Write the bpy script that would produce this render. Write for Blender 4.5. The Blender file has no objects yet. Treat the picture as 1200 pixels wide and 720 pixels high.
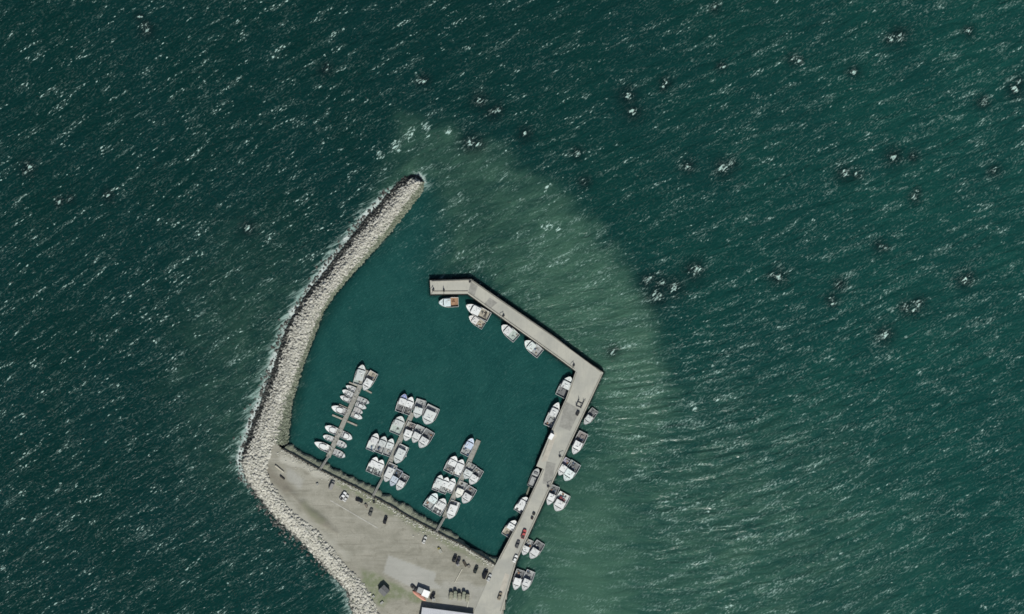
import bpy, math, random
import numpy as np
from mathutils import Vector, Matrix
from mathutils.geometry import tessellate_polygon

random.seed(11)
rng = np.random.default_rng(7)
S = 0.5                                   # metres per photo pixel on the ground
sc = bpy.context.scene
COL = sc.collection
PI = math.pi


def W(px, py):
    return ((px - 600) * S, (360 - py) * S)


def WP(pts):
    return [W(*p) for p in pts]


# ------------------------------------------------------------------ materials
def node(nt, typ, ins=None, **props):
    n = nt.nodes.new(typ)
    for k, v in props.items():
        setattr(n, k, v)
    for k, v in (ins or {}).items():
        s = n.inputs[k]
        if isinstance(v, bpy.types.NodeSocket):
            nt.links.new(v, s)
        else:
            s.default_value = v
    return n


def mth(nt, op, a, b=0.0, c=0.0, clamp=False):
    return node(nt, 'ShaderNodeMath', {0: a, 1: b, 2: c}, operation=op, use_clamp=clamp).outputs[0]


def sstep(nt, x, lo, hi, a=0.0, b=1.0):
    return node(nt, 'ShaderNodeMapRange', {0: x, 1: lo, 2: hi, 3: a, 4: b}, interpolation_type='SMOOTHSTEP', clamp=True).outputs[0]


def mix(nt, f, a, b):
    n = node(nt, 'ShaderNodeMix', data_type='RGBA')
    for i, v in ((0, f), (6, a), (7, b)):
        if isinstance(v, bpy.types.NodeSocket):
            nt.links.new(v, n.inputs[i])
        elif i == 0:
            n.inputs[i].default_value = v
        else:
            n.inputs[i].default_value = (*v, 1)
    return n.outputs[2]


def noise(nt, vec, scale, detail=2.0, rough=0.5, dist=0.0):
    return node(nt, 'ShaderNodeTexNoise', {'Vector': vec, 'Scale': scale, 'Detail': detail, 'Roughness': rough, 'Distortion': dist}).outputs[0]


def attr(nt, name, out='Fac'):
    return node(nt, 'ShaderNodeAttribute', attribute_name=name).outputs[out]


def new_mat(name):
    m = bpy.data.materials.new(name)
    m.use_nodes = True
    nt = m.node_tree
    return m, nt, nt.nodes['Principled BSDF']


_M = {}


def mat(col, rough=0.6, var=0.18, scale=1.5, metal=0.0, name=None):
    """plain painted / weathered surface with a little procedural dirt"""
    key = (tuple(round(c, 3) for c in col), rough, var, scale, metal)
    if key in _M:
        return _M[key]
    m, nt, b = new_mat(name or 'paint')
    tc = node(nt, 'ShaderNodeTexCoord').outputs['Object']
    f = noise(nt, tc, scale, 4, 0.6)
    f2 = noise(nt, tc, scale * 6, 2, 0.6)
    f = mth(nt, 'ADD', mth(nt, 'MULTIPLY', f, 0.7), mth(nt, 'MULTIPLY', f2, 0.3))
    t = sstep(nt, f, 0.38, 0.62)
    dark = tuple(c * (1 - var) for c in col)
    nt.links.new(mix(nt, t, dark, col), b.inputs['Base Color'])
    b.inputs['Roughness'].default_value = rough
    b.inputs['Metallic'].default_value = metal
    _M[key] = m
    return m


# ------------------------------------------------------------------ mesh builder
class MB:
    def __init__(self):
        self.v = []
        self.f = []

    def add(self, vs, fs):
        o = len(self.v)
        self.v += [tuple(map(float, p)) for p in vs]
        self.f += [tuple(i + o for i in f) for f in fs]
        return self

    def box(self, c, s, rz=0.0, top=(1, 1), shift=0.0):
        x, y, z = s[0] / 2, s[1] / 2, s[2] / 2
        vs = []
        for k, (zz, tx, ty, sh) in enumerate(((-z, 1, 1, 0), (z, top[0], top[1], shift))):
            for a, b in ((-1, -1), (1, -1), (1, 1), (-1, 1)):
                px, py = a * x * tx + sh, b * y * ty
                vs.append((c[0] + px * math.cos(rz) - py * math.sin(rz), c[1] + px * math.sin(rz) + py * math.cos(rz), c[2] + zz))
        return self.add(vs, [(3, 2, 1, 0), (4, 5, 6, 7), (0, 1, 5, 4), (1, 2, 6, 5), (2, 3, 7, 6), (3, 0, 4, 7)])

    def cyl(self, p0, p1, r0, r1=None, n=8):
        r1 = r0 if r1 is None else r1
        p0, p1 = Vector(p0), Vector(p1)
        d = (p1 - p0).normalized()
        a = d.orthogonal().normalized()
        b = d.cross(a)
        vs = []
        for p, r in ((p0, r0), (p1, r1)):
            for i in range(n):
                t = 2 * PI * i / n
                vs.append(p + (a * math.cos(t) + b * math.sin(t)) * r)
        fs = [(i, (i + 1) % n, n + (i + 1) % n, n + i) for i in range(n)]
        fs += [tuple(range(n - 1, -1, -1)), tuple(range(n, 2 * n))]
        return self.add(vs, fs)

    def loft(self, rings, closed=True, cap0=False, cap1=False):
        n = len(rings[0])
        vs = [p for r in rings for p in r]
        fs = []
        m = n if closed else n - 1
        for k in range(len(rings) - 1):
            for i in range(m):
                j = (i + 1) % n
                fs.append((k * n + i, k * n + j, (k + 1) * n + j, (k + 1) * n + i))
        if cap0:
            fs.append(tuple(range(n - 1, -1, -1)))
        if cap1:
            fs.append(tuple(range((len(rings) - 1) * n, len(rings) * n)))
        return self.add(vs, fs)

    def prism(self, poly, z0, z1, bottom=True, sides=True):
        n = len(poly)
        vs = [(x, y, z0) for x, y in poly] + [(x, y, z1) for x, y in poly]
        tri = tessellate_polygon([[Vector((x, y, 0)) for x, y in poly]])
        a = sum(poly[i][0] * poly[(i + 1) % n][1] - poly[(i + 1) % n][0] * poly[i][1] for i in range(n))
        fs = []
        for t in tri:
            p = [poly[i] for i in t]
            s = (p[1][0] - p[0][0]) * (p[2][1] - p[0][1]) - (p[2][0] - p[0][0]) * (p[1][1] - p[0][1])
            t = tuple(t) if s > 0 else tuple(reversed(t))
            fs.append(tuple(i + n for i in t))
            if bottom:
                fs.append(tuple(reversed(t)))
        if sides:
            for i in range(n):
                j = (i + 1) % n
                fs.append((i, j, j + n, i + n) if a > 0 else (j, i, i + n, j + n))
        return self.add(vs, fs)

    def build(self, name, m, parent=None, smooth=False, **tags):
        me = bpy.data.meshes.new(name)
        me.from_pydata(self.v, [], self.f)
        me.materials.append(m)
        if smooth:
            me.polygons.foreach_set('use_smooth', [True] * len(me.polygons))
        me.update()
        o = bpy.data.objects.new(name, me)
        COL.objects.link(o)
        if parent:
            o.parent = parent
        for k, v in tags.items():
            o[k] = v
        return o


def np_mesh(name, V, F, m, parent=None, attrs=None, smooth=False, **tags):
    """fast mesh from numpy: F is (n,3) or (n,4)"""
    me = bpy.data.meshes.new(name)
    k = F.shape[1]
    me.vertices.add(len(V))
    me.vertices.foreach_set('co', V.astype(np.float32).ravel())
    me.loops.add(F.size)
    me.loops.foreach_set('vertex_index', F.astype(np.int32).ravel())
    me.polygons.add(len(F))
    me.polygons.foreach_set('loop_start', np.arange(0, F.size, k, dtype=np.int32))
    me.polygons.foreach_set('use_smooth', np.full(len(F), smooth))
    me.update(calc_edges=True)
    for an, av in (attrs or {}).items():
        if av.ndim == 1:
            a = me.attributes.new(an, 'FLOAT', 'POINT')
            a.data.foreach_set('value', av.astype(np.float32))
        else:
            a = me.attributes.new(an, 'FLOAT_VECTOR', 'POINT')
            a.data.foreach_set('vector', av.astype(np.float32).ravel())
    me.materials.append(m)
    o = bpy.data.objects.new(name, me)
    COL.objects.link(o)
    if parent:
        o.parent = parent
    for kk, v in tags.items():
        o[kk] = v
    return o


def thing(name, label, cat, loc=(0, 0, 0), rz=0.0, group=None):
    o = bpy.data.objects.new(name, None)
    COL.objects.link(o)
    o.location = loc
    o.rotation_euler = (0, 0, rz)
    o['label'] = label
    o['category'] = cat
    if group:
        o['group'] = group
    return o


# ------------------------------------------------------------------ numpy geometry helpers
def seg_dist(P, poly, closed=False):
    P = np.asarray(P, float)
    d = np.full(len(P), 1e9)
    pts = [np.array(p, float) for p in poly]
    if closed:
        pts = pts + [pts[0]]
    for a, b in zip(pts[:-1], pts[1:]):
        ab = b - a
        t = np.clip(((P - a) @ ab) / max(ab @ ab, 1e-9), 0, 1)
        d = np.minimum(d, np.linalg.norm(P - a - t[:, None] * ab, axis=1))
    return d


def inside(P, poly):
    x, y = P[:, 0], P[:, 1]
    r = np.zeros(len(P), bool)
    n = len(poly)
    for i in range(n):
        (x0, y0), (x1, y1) = poly[i], poly[(i + 1) % n]
        c = (y0 > y) != (y1 > y)
        with np.errstate(divide='ignore', invalid='ignore'):
            xi = (x1 - x0) * (y - y0) / (y1 - y0 + 1e-12) + x0
        r ^= c & (x < xi)
    return r


def sdf(P, poly):
    d = seg_dist(P, poly, True)
    return np.where(inside(P, poly), -d, d)


def ss(x, lo, hi):
    t = np.clip((x - lo) / (hi - lo), 0, 1)
    return t * t * (3 - 2 * t)


def resample(pts, n):
    p = np.array(pts, float)
    s = np.concatenate([[0], np.cumsum(np.linalg.norm(np.diff(p, axis=0), axis=1))])
    t = np.linspace(0, s[-1], n)
    return np.stack([np.interp(t, s, p[:, 0]), np.interp(t, s, p[:, 1])], 1)


def vnoise(P, scale, seed=0):
    """cheap smooth value noise for mesh-level wobble"""
    r = np.random.default_rng(seed)
    tab = r.random((64, 64))
    q = P / scale
    i = np.floor(q).astype(int)
    f = q - i
    f = f * f * (3 - 2 * f)
    g = lambda a, b: tab[(i[:, 0] + a) % 64, (i[:, 1] + b) % 64]
    return (g(0, 0) * (1 - f[:, 0]) + g(1, 0) * f[:, 0]) * (1 - f[:, 1]) + (g(0, 1) * (1 - f[:, 0]) + g(1, 1) * f[:, 0]) * f[:, 1]


# ------------------------------------------------------------------ traced outlines (photo pixels -> metres through W)
O1 = [(497, 212), (491, 205), (481, 203.5), (470, 207.5), (423, 259), (364, 336), (352, 352), (333, 383), (317, 433), (295, 493), (282, 533)]
BL1 = [(491, 213), (486, 210.5), (480, 212), (475, 217.5), (423, 277), (377, 336), (364, 350), (342, 387), (325, 447), (303, 500), (290, 533)]
BR1 = [(492.5, 214.5), (490, 219), (484, 226), (452, 269), (403, 326), (384, 350), (369, 378), (358, 405), (349, 433), (334, 470), (322, 519)]
I1 = [(497.5, 213.5), (498, 220), (492, 231), (460, 271), (413, 322), (394, 344), (380, 364), (368, 397), (355, 430), (342, 477), (338, 524)]
O2 = [(282, 533), (281, 545), (286, 563), (321, 610), (352, 637), (382, 671), (404, 692), (412, 720), (416, 760), (420, 900)]
BL2 = [(290, 533), (289, 545), (295, 562), (327, 604), (358, 631), (388, 664), (411, 688), (419, 720), (423, 760), (428, 900)]
E2 = [(322, 519), (313, 546), (317, 563), (339, 595), (376, 626), (408, 664), (427, 684), (439, 704), (445, 720), (448, 760), (452, 900)]
BANKTOP = [(332, 526), (345, 533), (355, 539), (380, 552.5), (420, 572), (460, 593.5), (480, 606), (525, 630), (542, 638), (580, 661)]
BANKBOT = [(338, 521), (347, 526), (358, 532.5), (384, 545), (424, 565.5), (460, 583.5), (495, 603), (535, 630 - 1), (550, 641), (585, 656)]
LAND = [(322, 517), (332, 526.5), (345, 533.5), (355, 539.5), (380, 553), (420, 572.5), (460, 594), (480, 606.5), (525, 630.5), (542, 638.5), (580, 661.5),
        (600, 664), (590, 720), (560, 905), (448, 905), (444, 760), (441, 720), (435, 706), (423, 687), (404, 667), (372, 628), (335, 597), (312, 565), (308, 546)]
PIER = [(504, 329), (552, 327.5), (650, 395), (683, 420), (706.7, 436.7), (668, 520), (631.7, 600), (605, 658), (587, 720), (550, 905), (505, 905), (556, 715),
        (575, 672), (583, 657), (609.5, 607), (619.5, 585), (636, 549), (628.5, 546), (633.5, 534), (648, 500), (663, 467), (674.5, 435), (650, 416.7), (548, 344.5), (505, 345)]
HARBOUR = [(498, 216), (460, 271), (413, 322), (368, 397), (338, 524), (585, 657), (634, 535), (675, 435), (548, 344), (504, 329)]
Z_LAND, Z_PIER = 3.2, 3.3

# ------------------------------------------------------------------ sea
xs = np.concatenate([[-9000, -4000, -2000, -1000, -600, -450, -380], np.arange(-340, 340.5, 1.0), [380, 450, 600, 1000, 2000, 4000, 9000]])
ys = np.concatenate([[-9000, -4000, -2000, -1000, -500, -330, -260], np.arange(-215, 215.5, 1.0), [260, 330, 500, 1000, 2000, 4000, 9000]])
X, Y = np.meshgrid(xs, ys)
P = np.stack([X.ravel(), Y.ravel()], 1)
PX = np.stack([P[:, 0] / S + 600, 360 - P[:, 1] / S], 1)          # photo pixels
nx, ny = len(xs), len(ys)
ii = (np.arange(ny - 1)[:, None] * nx + np.arange(nx - 1)[None, :]).ravel()
F = np.stack([ii, ii + 1, ii + nx + 1, ii + nx], 1)

# silt plume thrown round the harbour mouth
plume = [(470, 140), (530, 148), (590, 172), (640, 208), (684, 250), (722, 295), (752, 342), (776, 392), (792, 445), (802, 500), (806, 570), (800, 640), (790, 730), (780, 800),
         (580, 800), (640, 560), (690, 440), (560, 330), (500, 330), (430, 300), (440, 200)]
wob = (vnoise(PX, 70, 1) - .5) * 20 + (vnoise(PX, 22, 2) - .5) * 14
dpl = sdf(PX, plume) + wob
edge_w = 22 + 60 * ss(PX[:, 1], 400, 540)
sed = 1 - ss(dpl, -edge_w, edge_w)
core = 0.38 * (1 - ss(np.hypot((PX[:, 0] - 690) / 120, (PX[:, 1] - 330) / 150), 0.25, 1.15))
core = np.maximum(core, 0.85 * (1 - ss(np.hypot((PX[:, 0] - 640) / 120, (PX[:, 1] - 690) / 200), 0.2, 1.2)))
core = np.maximum(core, 0.5 * (1 - ss(np.hypot((PX[:, 0] - 740) / 70, (PX[:, 1] - 450) / 130), 0.2, 1.1)))
sed = sed * (0.40 + 0.55 * core)
# faint silt spreading over the lower right and west of the breakwater
far_silt = 0.42 * (1 - ss(np.hypot((PX[:, 0] - 800) / 400, (PX[:, 1] - 660) / 300), 0.1, 1.15))
west = 0.30 * (1 - ss(np.hypot((PX[:, 0] - 300) / 150, (PX[:, 1] - 440) / 260), 0.1, 1.2))
sed = np.clip(np.maximum(sed, np.maximum(far_silt, west)), 0, 1)
dh = sdf(PX, HARBOUR)
harb = 1 - ss(dh, -14 - 40 * np.exp(-((PX[:, 0] - 500) ** 2 + (PX[:, 1] - 275) ** 2) / 4000), 8 + 60 * np.exp(-((PX[:, 0] - 500) ** 2 + (PX[:, 1] - 275) ** 2) / 3000))
sed *= 1 - harb * 0.96
green = ss(PX[:, 0] + 0.55 * PX[:, 1], 420, 1420)                # water turns greener towards the south-east

# single breaking crests; the dark halos round most are painted into the water colour
CAPS0 = [(172, 37, 7), (163, 20, 4), (1053, 42, 9), (1135, 37, 6), (735, 112, 9), (742, 131, 8), (562, 119, 8), (577, 132, 8), (615, 157, 7), (497, 95, 6), (381, 82, 6),
        (290, 268, 7), (127, 229, 6), (70, 236, 5), (33, 196, 7), (848, 197, 9), (806, 195, 7), (1048, 184, 9), (1070, 184, 6), (1152, 121, 6), (1190, 105, 9), (1000, 84, 6), (930, 70, 6),
        (770, 345, 12), (790, 337, 11), (812, 318, 10), (758, 330, 8), (912, 325, 9), (905, 323, 5), (1037, 392, 9), (1075, 356, 8), (1062, 361, 8), (1130, 329, 8), (835, 592, 9), (640, 266, 10),
        (655, 268, 7), (990, 203, 9), (1003, 205, 6), (1072, 232, 6), (1030, 289, 6), (718, 413, 6), (815, 479, 7), (840, 468, 7), (480, 158, 14), (464, 170, 13), (445, 182, 11), (500, 150, 11), (527, 154, 10), (552, 168, 10),
        (560, 170, 7), (1078, 438, 5), (1152, 505, 5), (780, 97, 6), (838, 9, 5), (845, 78, 5), (984, 334, 7), (975, 350, 6), (4, 666, 7), (1150, 710, 6), (985, 648, 5), (641, 220, 5), (676, 180, 6), (685, 213, 6), (855, 710, 5), (1165, 200, 6), (83, 233, 4)]
crng = np.random.default_rng(3)
CAPS = []
for cx, cy, r in CAPS0:
    CAPS.append((cx, cy, r))
    for _ in range(int(crng.integers(0, 2))):
        a_ = math.radians(35) + crng.normal(0, .8)
        q_ = crng.uniform(.6, 1.3) * r * crng.choice([-1, 1])
        CAPS.append((cx + q_ * math.cos(a_), cy - q_ * math.sin(a_), r * .7))
cap = np.zeros(len(P))
dark_halo = np.zeros(len(P))
for cx, cy, r in CAPS:
    d2 = (PX[:, 0] - cx) ** 2 + (PX[:, 1] - cy) ** 2
    cap = np.maximum(cap, np.exp(-d2 / (2 * (r * 0.62) ** 2)))
    if cy < 420 and not (440 < cx < 540 and cy > 140) and not (600 < cx < 680 and cy > 215):
        dark_halo = np.maximum(dark_halo, np.exp(-d2 / (2 * (r * 1.0) ** 2)) * 0.92)

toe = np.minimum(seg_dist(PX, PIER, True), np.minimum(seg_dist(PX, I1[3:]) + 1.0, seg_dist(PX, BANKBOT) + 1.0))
dark_halo = np.maximum(dark_halo, 0.85 * (1 - ss(toe, 1.0, 4.2 + 2.2 * (vnoise(PX, 7, 12) - .5))))  # dark rim painted into the water along pier, inner breakwater and bank
# surf along the seaward foot of the breakwater
sea_edge = O1 + O2[1:]
d_edge = seg_dist(PX, sea_edge)
surf = np.exp(-np.maximum(d_edge - 1.5, 0) / 6.5) * (0.55 + 0.75 * vnoise(PX, 14, 21))
fade = ss(PX[:, 1], 195, 230) * (1 - 0.75 * ss(PX[:, 1], 540, 600)) + 0.8 * np.exp(-((PX[:, 0] - 492) ** 2 + (PX[:, 1] - 206) ** 2) / 150) + 0.5 * ss(PX[:, 1], 655, 690)
surf *= np.clip(fade, 0, 1)
wash = np.exp(-np.maximum(d_edge - 2, 0) / 16) * np.clip(fade, 0, 1)
# how choppy the surface is
chop = np.ones(len(P))
mouth = np.exp(-((PX[:, 0] - 500) ** 2 + (PX[:, 1] - 272) ** 2) / 4500)
chop *= 1 - 0.95 * (1 - ss(dh, -6 - 60 * mouth, 20 + 40 * mouth))
lee = np.clip(1 - np.hypot((PX[:, 0] - 660) / 130, (PX[:, 1] - 640) / 170), 0, 1)
chop *= 1 - 0.75 * ss(lee, 0, 0.6)
chop *= 0.85 + 0.35 * ss(-(PX[:, 0] - 500), -200, 250)
chop *= 1 - 0.35 * ss(PX[:, 1], 560, 800)
ring = ss(PX[:, 1], 350, 500) * ss(PX[:, 0], 660, 760) * (1 - ss(PX[:, 0], 900, 1120))
ring = np.clip(ring, 0, 1) * chop
# crest-following coordinates: crests run WSW-ENE and bend round the harbour
th1 = np.interp(xs / S + 600, [0, 400, 600, 1200], np.radians([36, 31, 26, 23]))
F1 = np.concatenate([[0], np.cumsum(np.tan((th1[1:] + th1[:-1]) / 2) * np.diff(xs))])
th2 = np.interp(xs / S + 600, [0, 400, 640, 1010, 1200], np.radians([36, 8, -4, 27, 23]))
F2 = np.concatenate([[0], np.cumsum(np.tan((th2[1:] + th2[:-1]) / 2) * np.diff(xs))])
i0 = int(np.searchsorted(xs, 215))
F1 -= F1[i0]
F2 -= F2[i0]
w = ss(PX[:, 1], 270, 560) * ss(PX[:, 0], 520, 640)
fx = np.tile(F1, ny) * (1 - w) + np.tile(F2, ny) * w
wave = np.stack([P[:, 0] * 0.85 + P[:, 1] * 0.53, (P[:, 1] - fx) * 0.86, np.zeros(len(P))], 1)

m, nt, b = new_mat('sea_water')
wv = attr(nt, 'wave', 'Vector')
geo = node(nt, 'ShaderNodeNewGeometry').outputs['Position']


def wscale(su, sv, off=0.0):
    return node(nt, 'ShaderNodeMapping', {'Vector': wv, 'Location': (off, off * 1.7, off), 'Scale': (1 / su, 1 / sv, 1.0)}).outputs[0]


# slightly warp the crest coordinates so lines are not ruler straight
a_sed, a_cap, a_dark_halo, a_surf, a_chop, a_green, a_harb = (attr(nt, k) for k in ('sed', 'cap', 'dark_halo', 'surf', 'chop', 'green', 'harb'))
n_train = noise(nt, wscale(15, 3.6), 1.0, 2, 0.6, 0.7)
n_patch = noise(nt, geo, 0.012, 2, 0.6)
dvec = node(nt, 'ShaderNodeVectorRotate', {'Vector': geo, 'Angle': math.radians(-41)}, rotation_type='Z_AXIS').outputs[0]
dvec = node(nt, 'ShaderNodeMapping', {'Vector': dvec, 'Scale': (1 / 2.1, 1 / 0.78, 1)}).outputs[0]
n_dash = noise(nt, dvec, 1.0, 1.5, 0.55, 0.5)
n_fine = noise(nt, dvec, 1.1, 1.2, 0.55, 0.5)
n_blob = noise(nt, geo, 0.30, 4, 0.68, 0.7)
n_surf = noise(nt, geo, 0.6, 4, 0.7, 0.8)
n_swell = noise(nt, wscale(20, 5.5, 11), 1.0, 2, 0.5, 0.8)
n_mottle = noise(nt, geo, 0.02, 4, 0.6, 0.3)
# foam: bright flecks riding on trains of crests
train = sstep(nt, n_train, 0.46, 0.70)
thr = mth(nt, 'SUBTRACT', 0.80, mth(nt, 'MULTIPLY', train, 0.20))
thr = mth(nt, 'SUBTRACT', thr, mth(nt, 'MULTIPLY', n_patch, 0.06))
fl = sstep(nt, mth(nt, 'SUBTRACT', n_dash, thr), -0.03, 0.12)
fl = mth(nt, 'MULTIPLY', mth(nt, 'MULTIPLY', fl, a_chop), 0.82)
# thin, half dissolved froth
fr = sstep(nt, mth(nt, 'ADD', n_fine, mth(nt, 'MULTIPLY', train, 0.10)), 0.48, 0.86)
fr_k = mth(nt, 'ADD', mth(nt, 'MULTIPLY', a_chop, mth(nt, 'ADD', 0.10, mth(nt, 'MULTIPLY', a_green, 0.14))), mth(nt, 'MULTIPLY', a_sed, 0.22))
band = sstep(nt, noise(nt, wscale(20, 4.8, 53), 1.0, 2, 0.55, 0.9), 0.42, 0.66)
sepv = node(nt, 'ShaderNodeSeparateXYZ', {0: wv}).outputs[1]
ph = mth(nt, 'ADD', mth(nt, 'MULTIPLY', sepv, 2 * math.pi / 5.4), mth(nt, 'MULTIPLY', noise(nt, wscale(26, 11, 41), 1.0, 2, 0.5, 0.5), 11.0))
ridge = mth(nt, 'ADD', 0.5, mth(nt, 'MULTIPLY', mth(nt, 'SINE', ph), 0.5))
ridge = mth(nt, 'MULTIPLY', ridge, attr(nt, 'ring'))
ridge = mth(nt, 'MULTIPLY', ridge, sstep(nt, noise(nt, wscale(24, 14, 67), 1.0, 2, 0.5), 0.36, 0.6, 0.25, 1.0))
fr_k = mth(nt, 'MULTIPLY', fr_k, mth(nt, 'ADD', 0.85, mth(nt, 'MULTIPLY', ridge, 1.3)))
fr_k = mth(nt, 'MULTIPLY', fr_k, mth(nt, 'ADD', 0.25, mth(nt, 'ADD', mth(nt, 'MULTIPLY', band, 1.35), mth(nt, 'MULTIPLY', train, 0.5))))
fr = mth(nt, 'MULTIPLY', fr, fr_k)
# single breaking crests
n_cap = noise(nt, dvec, 0.62, 3, 0.6, 0.9)
cp = sstep(nt, mth(nt, 'ADD', mth(nt, 'MULTIPLY', a_cap, 0.355), mth(nt, 'MULTIPLY', n_cap, 1.0)), 0.79, 0.95)
sf = sstep(nt, mth(nt, 'ADD', mth(nt, 'MULTIPLY', a_surf, 0.50), mth(nt, 'MULTIPLY', n_surf, 1.0)), 0.74, 1.10)
ws = sstep(nt, mth(nt, 'ADD', mth(nt, 'MULTIPLY', attr(nt, 'wash'), 0.42), noise(nt, wscale(9, 1.7, 19), 1.0, 3, 0.65, 0.7)), 0.72, 1.02)
fl = mth(nt, 'MAXIMUM', fl, mth(nt, 'MULTIPLY', ws, 0.6))
foam = mth(nt, 'MAXIMUM', mth(nt, 'MAXIMUM', fl, fr), mth(nt, 'MAXIMUM', cp, mth(nt, 'MULTIPLY', sf, 0.85)), clamp=True)
# body colour
deep = mix(nt, a_green, (0.0025, 0.0235, 0.0220), (0.0065, 0.0500, 0.0430))
deep = mix(nt, sstep(nt, n_mottle, 0.35, 0.65, 0, 0.35), deep, (0.0035, 0.027, 0.029))
n_wisp = noise(nt, wscale(22, 9, 91), 1.0, 5, 0.65, 0.8)
a_edge = mth(nt, 'MULTIPLY', a_sed, mth(nt, 'SUBTRACT', 1.0, a_sed))
a_sed2 = mth(nt, 'ADD', a_sed, mth(nt, 'MULTIPLY', mth(nt, 'SUBTRACT', n_wisp, 0.5), mth(nt, 'MULTIPLY', a_edge, 2.4)), clamp=True)
sedv = mth(nt, 'MULTIPLY', a_sed2, mth(nt, 'ADD', 0.42, mth(nt, 'ADD', mth(nt, 'MULTIPLY', n_swell, 0.45), mth(nt, 'MULTIPLY', n_wisp, 0.65))), clamp=True)
sedv = sstep(nt, sedv, 0.02, 0.9, 0.0, 0.92)
body = mix(nt, sedv, deep, (0.051, 0.117, 0.082))
hcol = mix(nt, sstep(nt, noise(nt, geo, 0.06, 4, 0.65, 0.6), 0.3, 0.7), (0.0085, 0.0520, 0.0490), (0.0130, 0.0660, 0.0600))
hcol = mix(nt, sstep(nt, n_fine, 0.48, 0.8, 0, 0.45), hcol, (0.03, 0.105, 0.095))
body = mix(nt, mth(nt, 'MULTIPLY', a_harb, 0.96), body, hcol)
wd = mth(nt, 'MULTIPLY', a_dark_halo, sstep(nt, n_blob, 0.25, 0.6, 0.6, 1.0), clamp=True)
body = mix(nt, wd, body, (0.0035, 0.0110, 0.0130))  # painted dark halos go into the body colour
colr = mix(nt, foam, body, mix(nt, sf, (0.40, 0.56, 0.51), (0.58, 0.64, 0.62)))
nt.links.new(colr, b.inputs['Base Color'])
b.inputs['IOR'].default_value = 1.33
b.inputs['Roughness'].default_value = 0.15
b.inputs['Specular IOR Level'].default_value = 0.12
b.subsurface_method = 'BURLEY'
nt.links.new(sstep(nt, foam, 0.0, 0.3, 0.5, 0.0), b.inputs['Subsurface Weight'])
b.inputs['Subsurface Radius'].default_value = (2.5, 2.5, 2.5)
b.inputs['Subsurface Scale'].default_value = 1.0
hgt = mth(nt, 'ADD', mth(nt, 'MULTIPLY', n_swell, mth(nt, 'ADD', 0.8, mth(nt, 'MULTIPLY', a_green, 0.8))), mth(nt, 'MULTIPLY', noise(nt, wscale(3.5, 1.6, 5), 1.0, 3, 0.65, 0.6), 0.5))
hgt = mth(nt, 'ADD', hgt, mth(nt, 'MULTIPLY', ridge, 0.5))
bump = node(nt, 'ShaderNodeBump', {'Height': hgt, 'Distance': 1.0, 'Strength': mth(nt, 'ADD', 0.22, mth(nt, 'MULTIPLY', a_chop, 0.7), clamp=True)})
nt.links.new(bump.outputs[0], b.inputs['Normal'])
V = np.concatenate([P, np.zeros((len(P), 1))], 1)
np_mesh('water', V, F, m, attrs=dict(sed=sed, cap=cap, dark_halo=dark_halo, surf=surf, wash=wash, ring=ring, chop=chop, green=green, harb=harb, wave=wave), smooth=True, kind='structure')

# ------------------------------------------------------------------ land apron
lx = np.arange(-150, 5.5, 1.0)
ly = np.arange(-273, -77.5, 1.0)
LX, LY = np.meshgrid(lx, ly)
LPt = np.stack([LX.ravel(), LY.ravel()], 1)
LPX = np.stack([LPt[:, 0] / S + 600, 360 - LPt[:, 1] / S], 1)
dl = sdf(LPX, LAND)
n2 = len(lx)
jj = (np.arange(len(ly) - 1)[:, None] * n2 + np.arange(n2 - 1)[None, :]).ravel()
LF = np.stack([jj, jj + 1, jj + n2 + 1, jj + n2], 1)
keep = (dl[LF] < 1.0).all(1)
LF = LF[keep]
used = np.unique(LF)
remap = np.full(len(LPt), -1)
remap[used] = np.arange(len(used))
LF = remap[LF]
q = LPX[used]
wq = (vnoise(q, 9, 5) - .5) * 6
lz = Z_LAND + 0.12 * (vnoise(LPt[used], 11, 3) - .5)


def soft(poly, w, wob=1.0):
    return 1 - ss(sdf(q, poly) + wq * wob, -w, w)


berm = soft([(336, 572), (344, 577), (362, 592), (380, 607), (396, 624), (388, 624), (368, 609), (350, 592)], 3)
lz = lz + berm * 0.7
grass = np.maximum(np.maximum(0.45 * soft([(352, 585), (366, 593), (382, 609), (372, 612), (354, 594)], 4),
                   0.9 * soft([(420, 663), (436, 668), (458, 684), (484, 693), (497, 703), (489, 706), (470, 699), (456, 700), (450, 713), (440, 707), (428, 690)], 3)),
                   0.70 * soft([(395, 560), (440, 578), (470, 598), (520, 628), (572, 658), (570, 664), (515, 636), (465, 606), (435, 590), (395, 568)], 3))
brown = np.maximum(0.8 * soft([(312, 548), (322, 552), (334, 560), (344, 574), (340, 580), (326, 570), (314, 556)], 4), 0.75 * berm)
slab = np.maximum(soft([(455.5, 650), (511.7, 671), (509, 681), (520, 690), (500, 690), (481, 687.5), (449.5, 671)], 0.8, 0.0),
                  np.maximum(0.7 * soft([(335, 546), (357, 561), (352, 571), (338, 562)], 3), 0.6 * soft([(520, 678), (590, 690), (575, 716), (520, 708), (512, 690)], 4)))
pale = np.maximum(0.7 * soft([(330, 533), (350, 541), (385, 556), (384, 562), (350, 548), (328, 540)], 2), 0.5 * soft([(316, 566), (334, 584), (380, 622), (412, 650), (404, 656), (372, 626), (330, 594)], 4))
m, nt, b = new_mat('gravel_ground')
pos = node(nt, 'ShaderNodeNewGeometry').outputs['Position']
g1 = noise(nt, pos, 0.09, 5, 0.65, 0.4)
g2 = noise(nt, pos, 1.4, 4, 0.7)
strm = node(nt, 'ShaderNodeMapping', {'Vector': pos, 'Rotation': (0, 0, math.radians(28)), 'Scale': (0.03, 0.35, 1)}).outputs[0]
g3 = noise(nt, strm, 1.0, 3, 0.6)
gcol = mix(nt, sstep(nt, g1, 0.3, 0.7), (0.215, 0.208, 0.170), (0.315, 0.302, 0.255))
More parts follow.
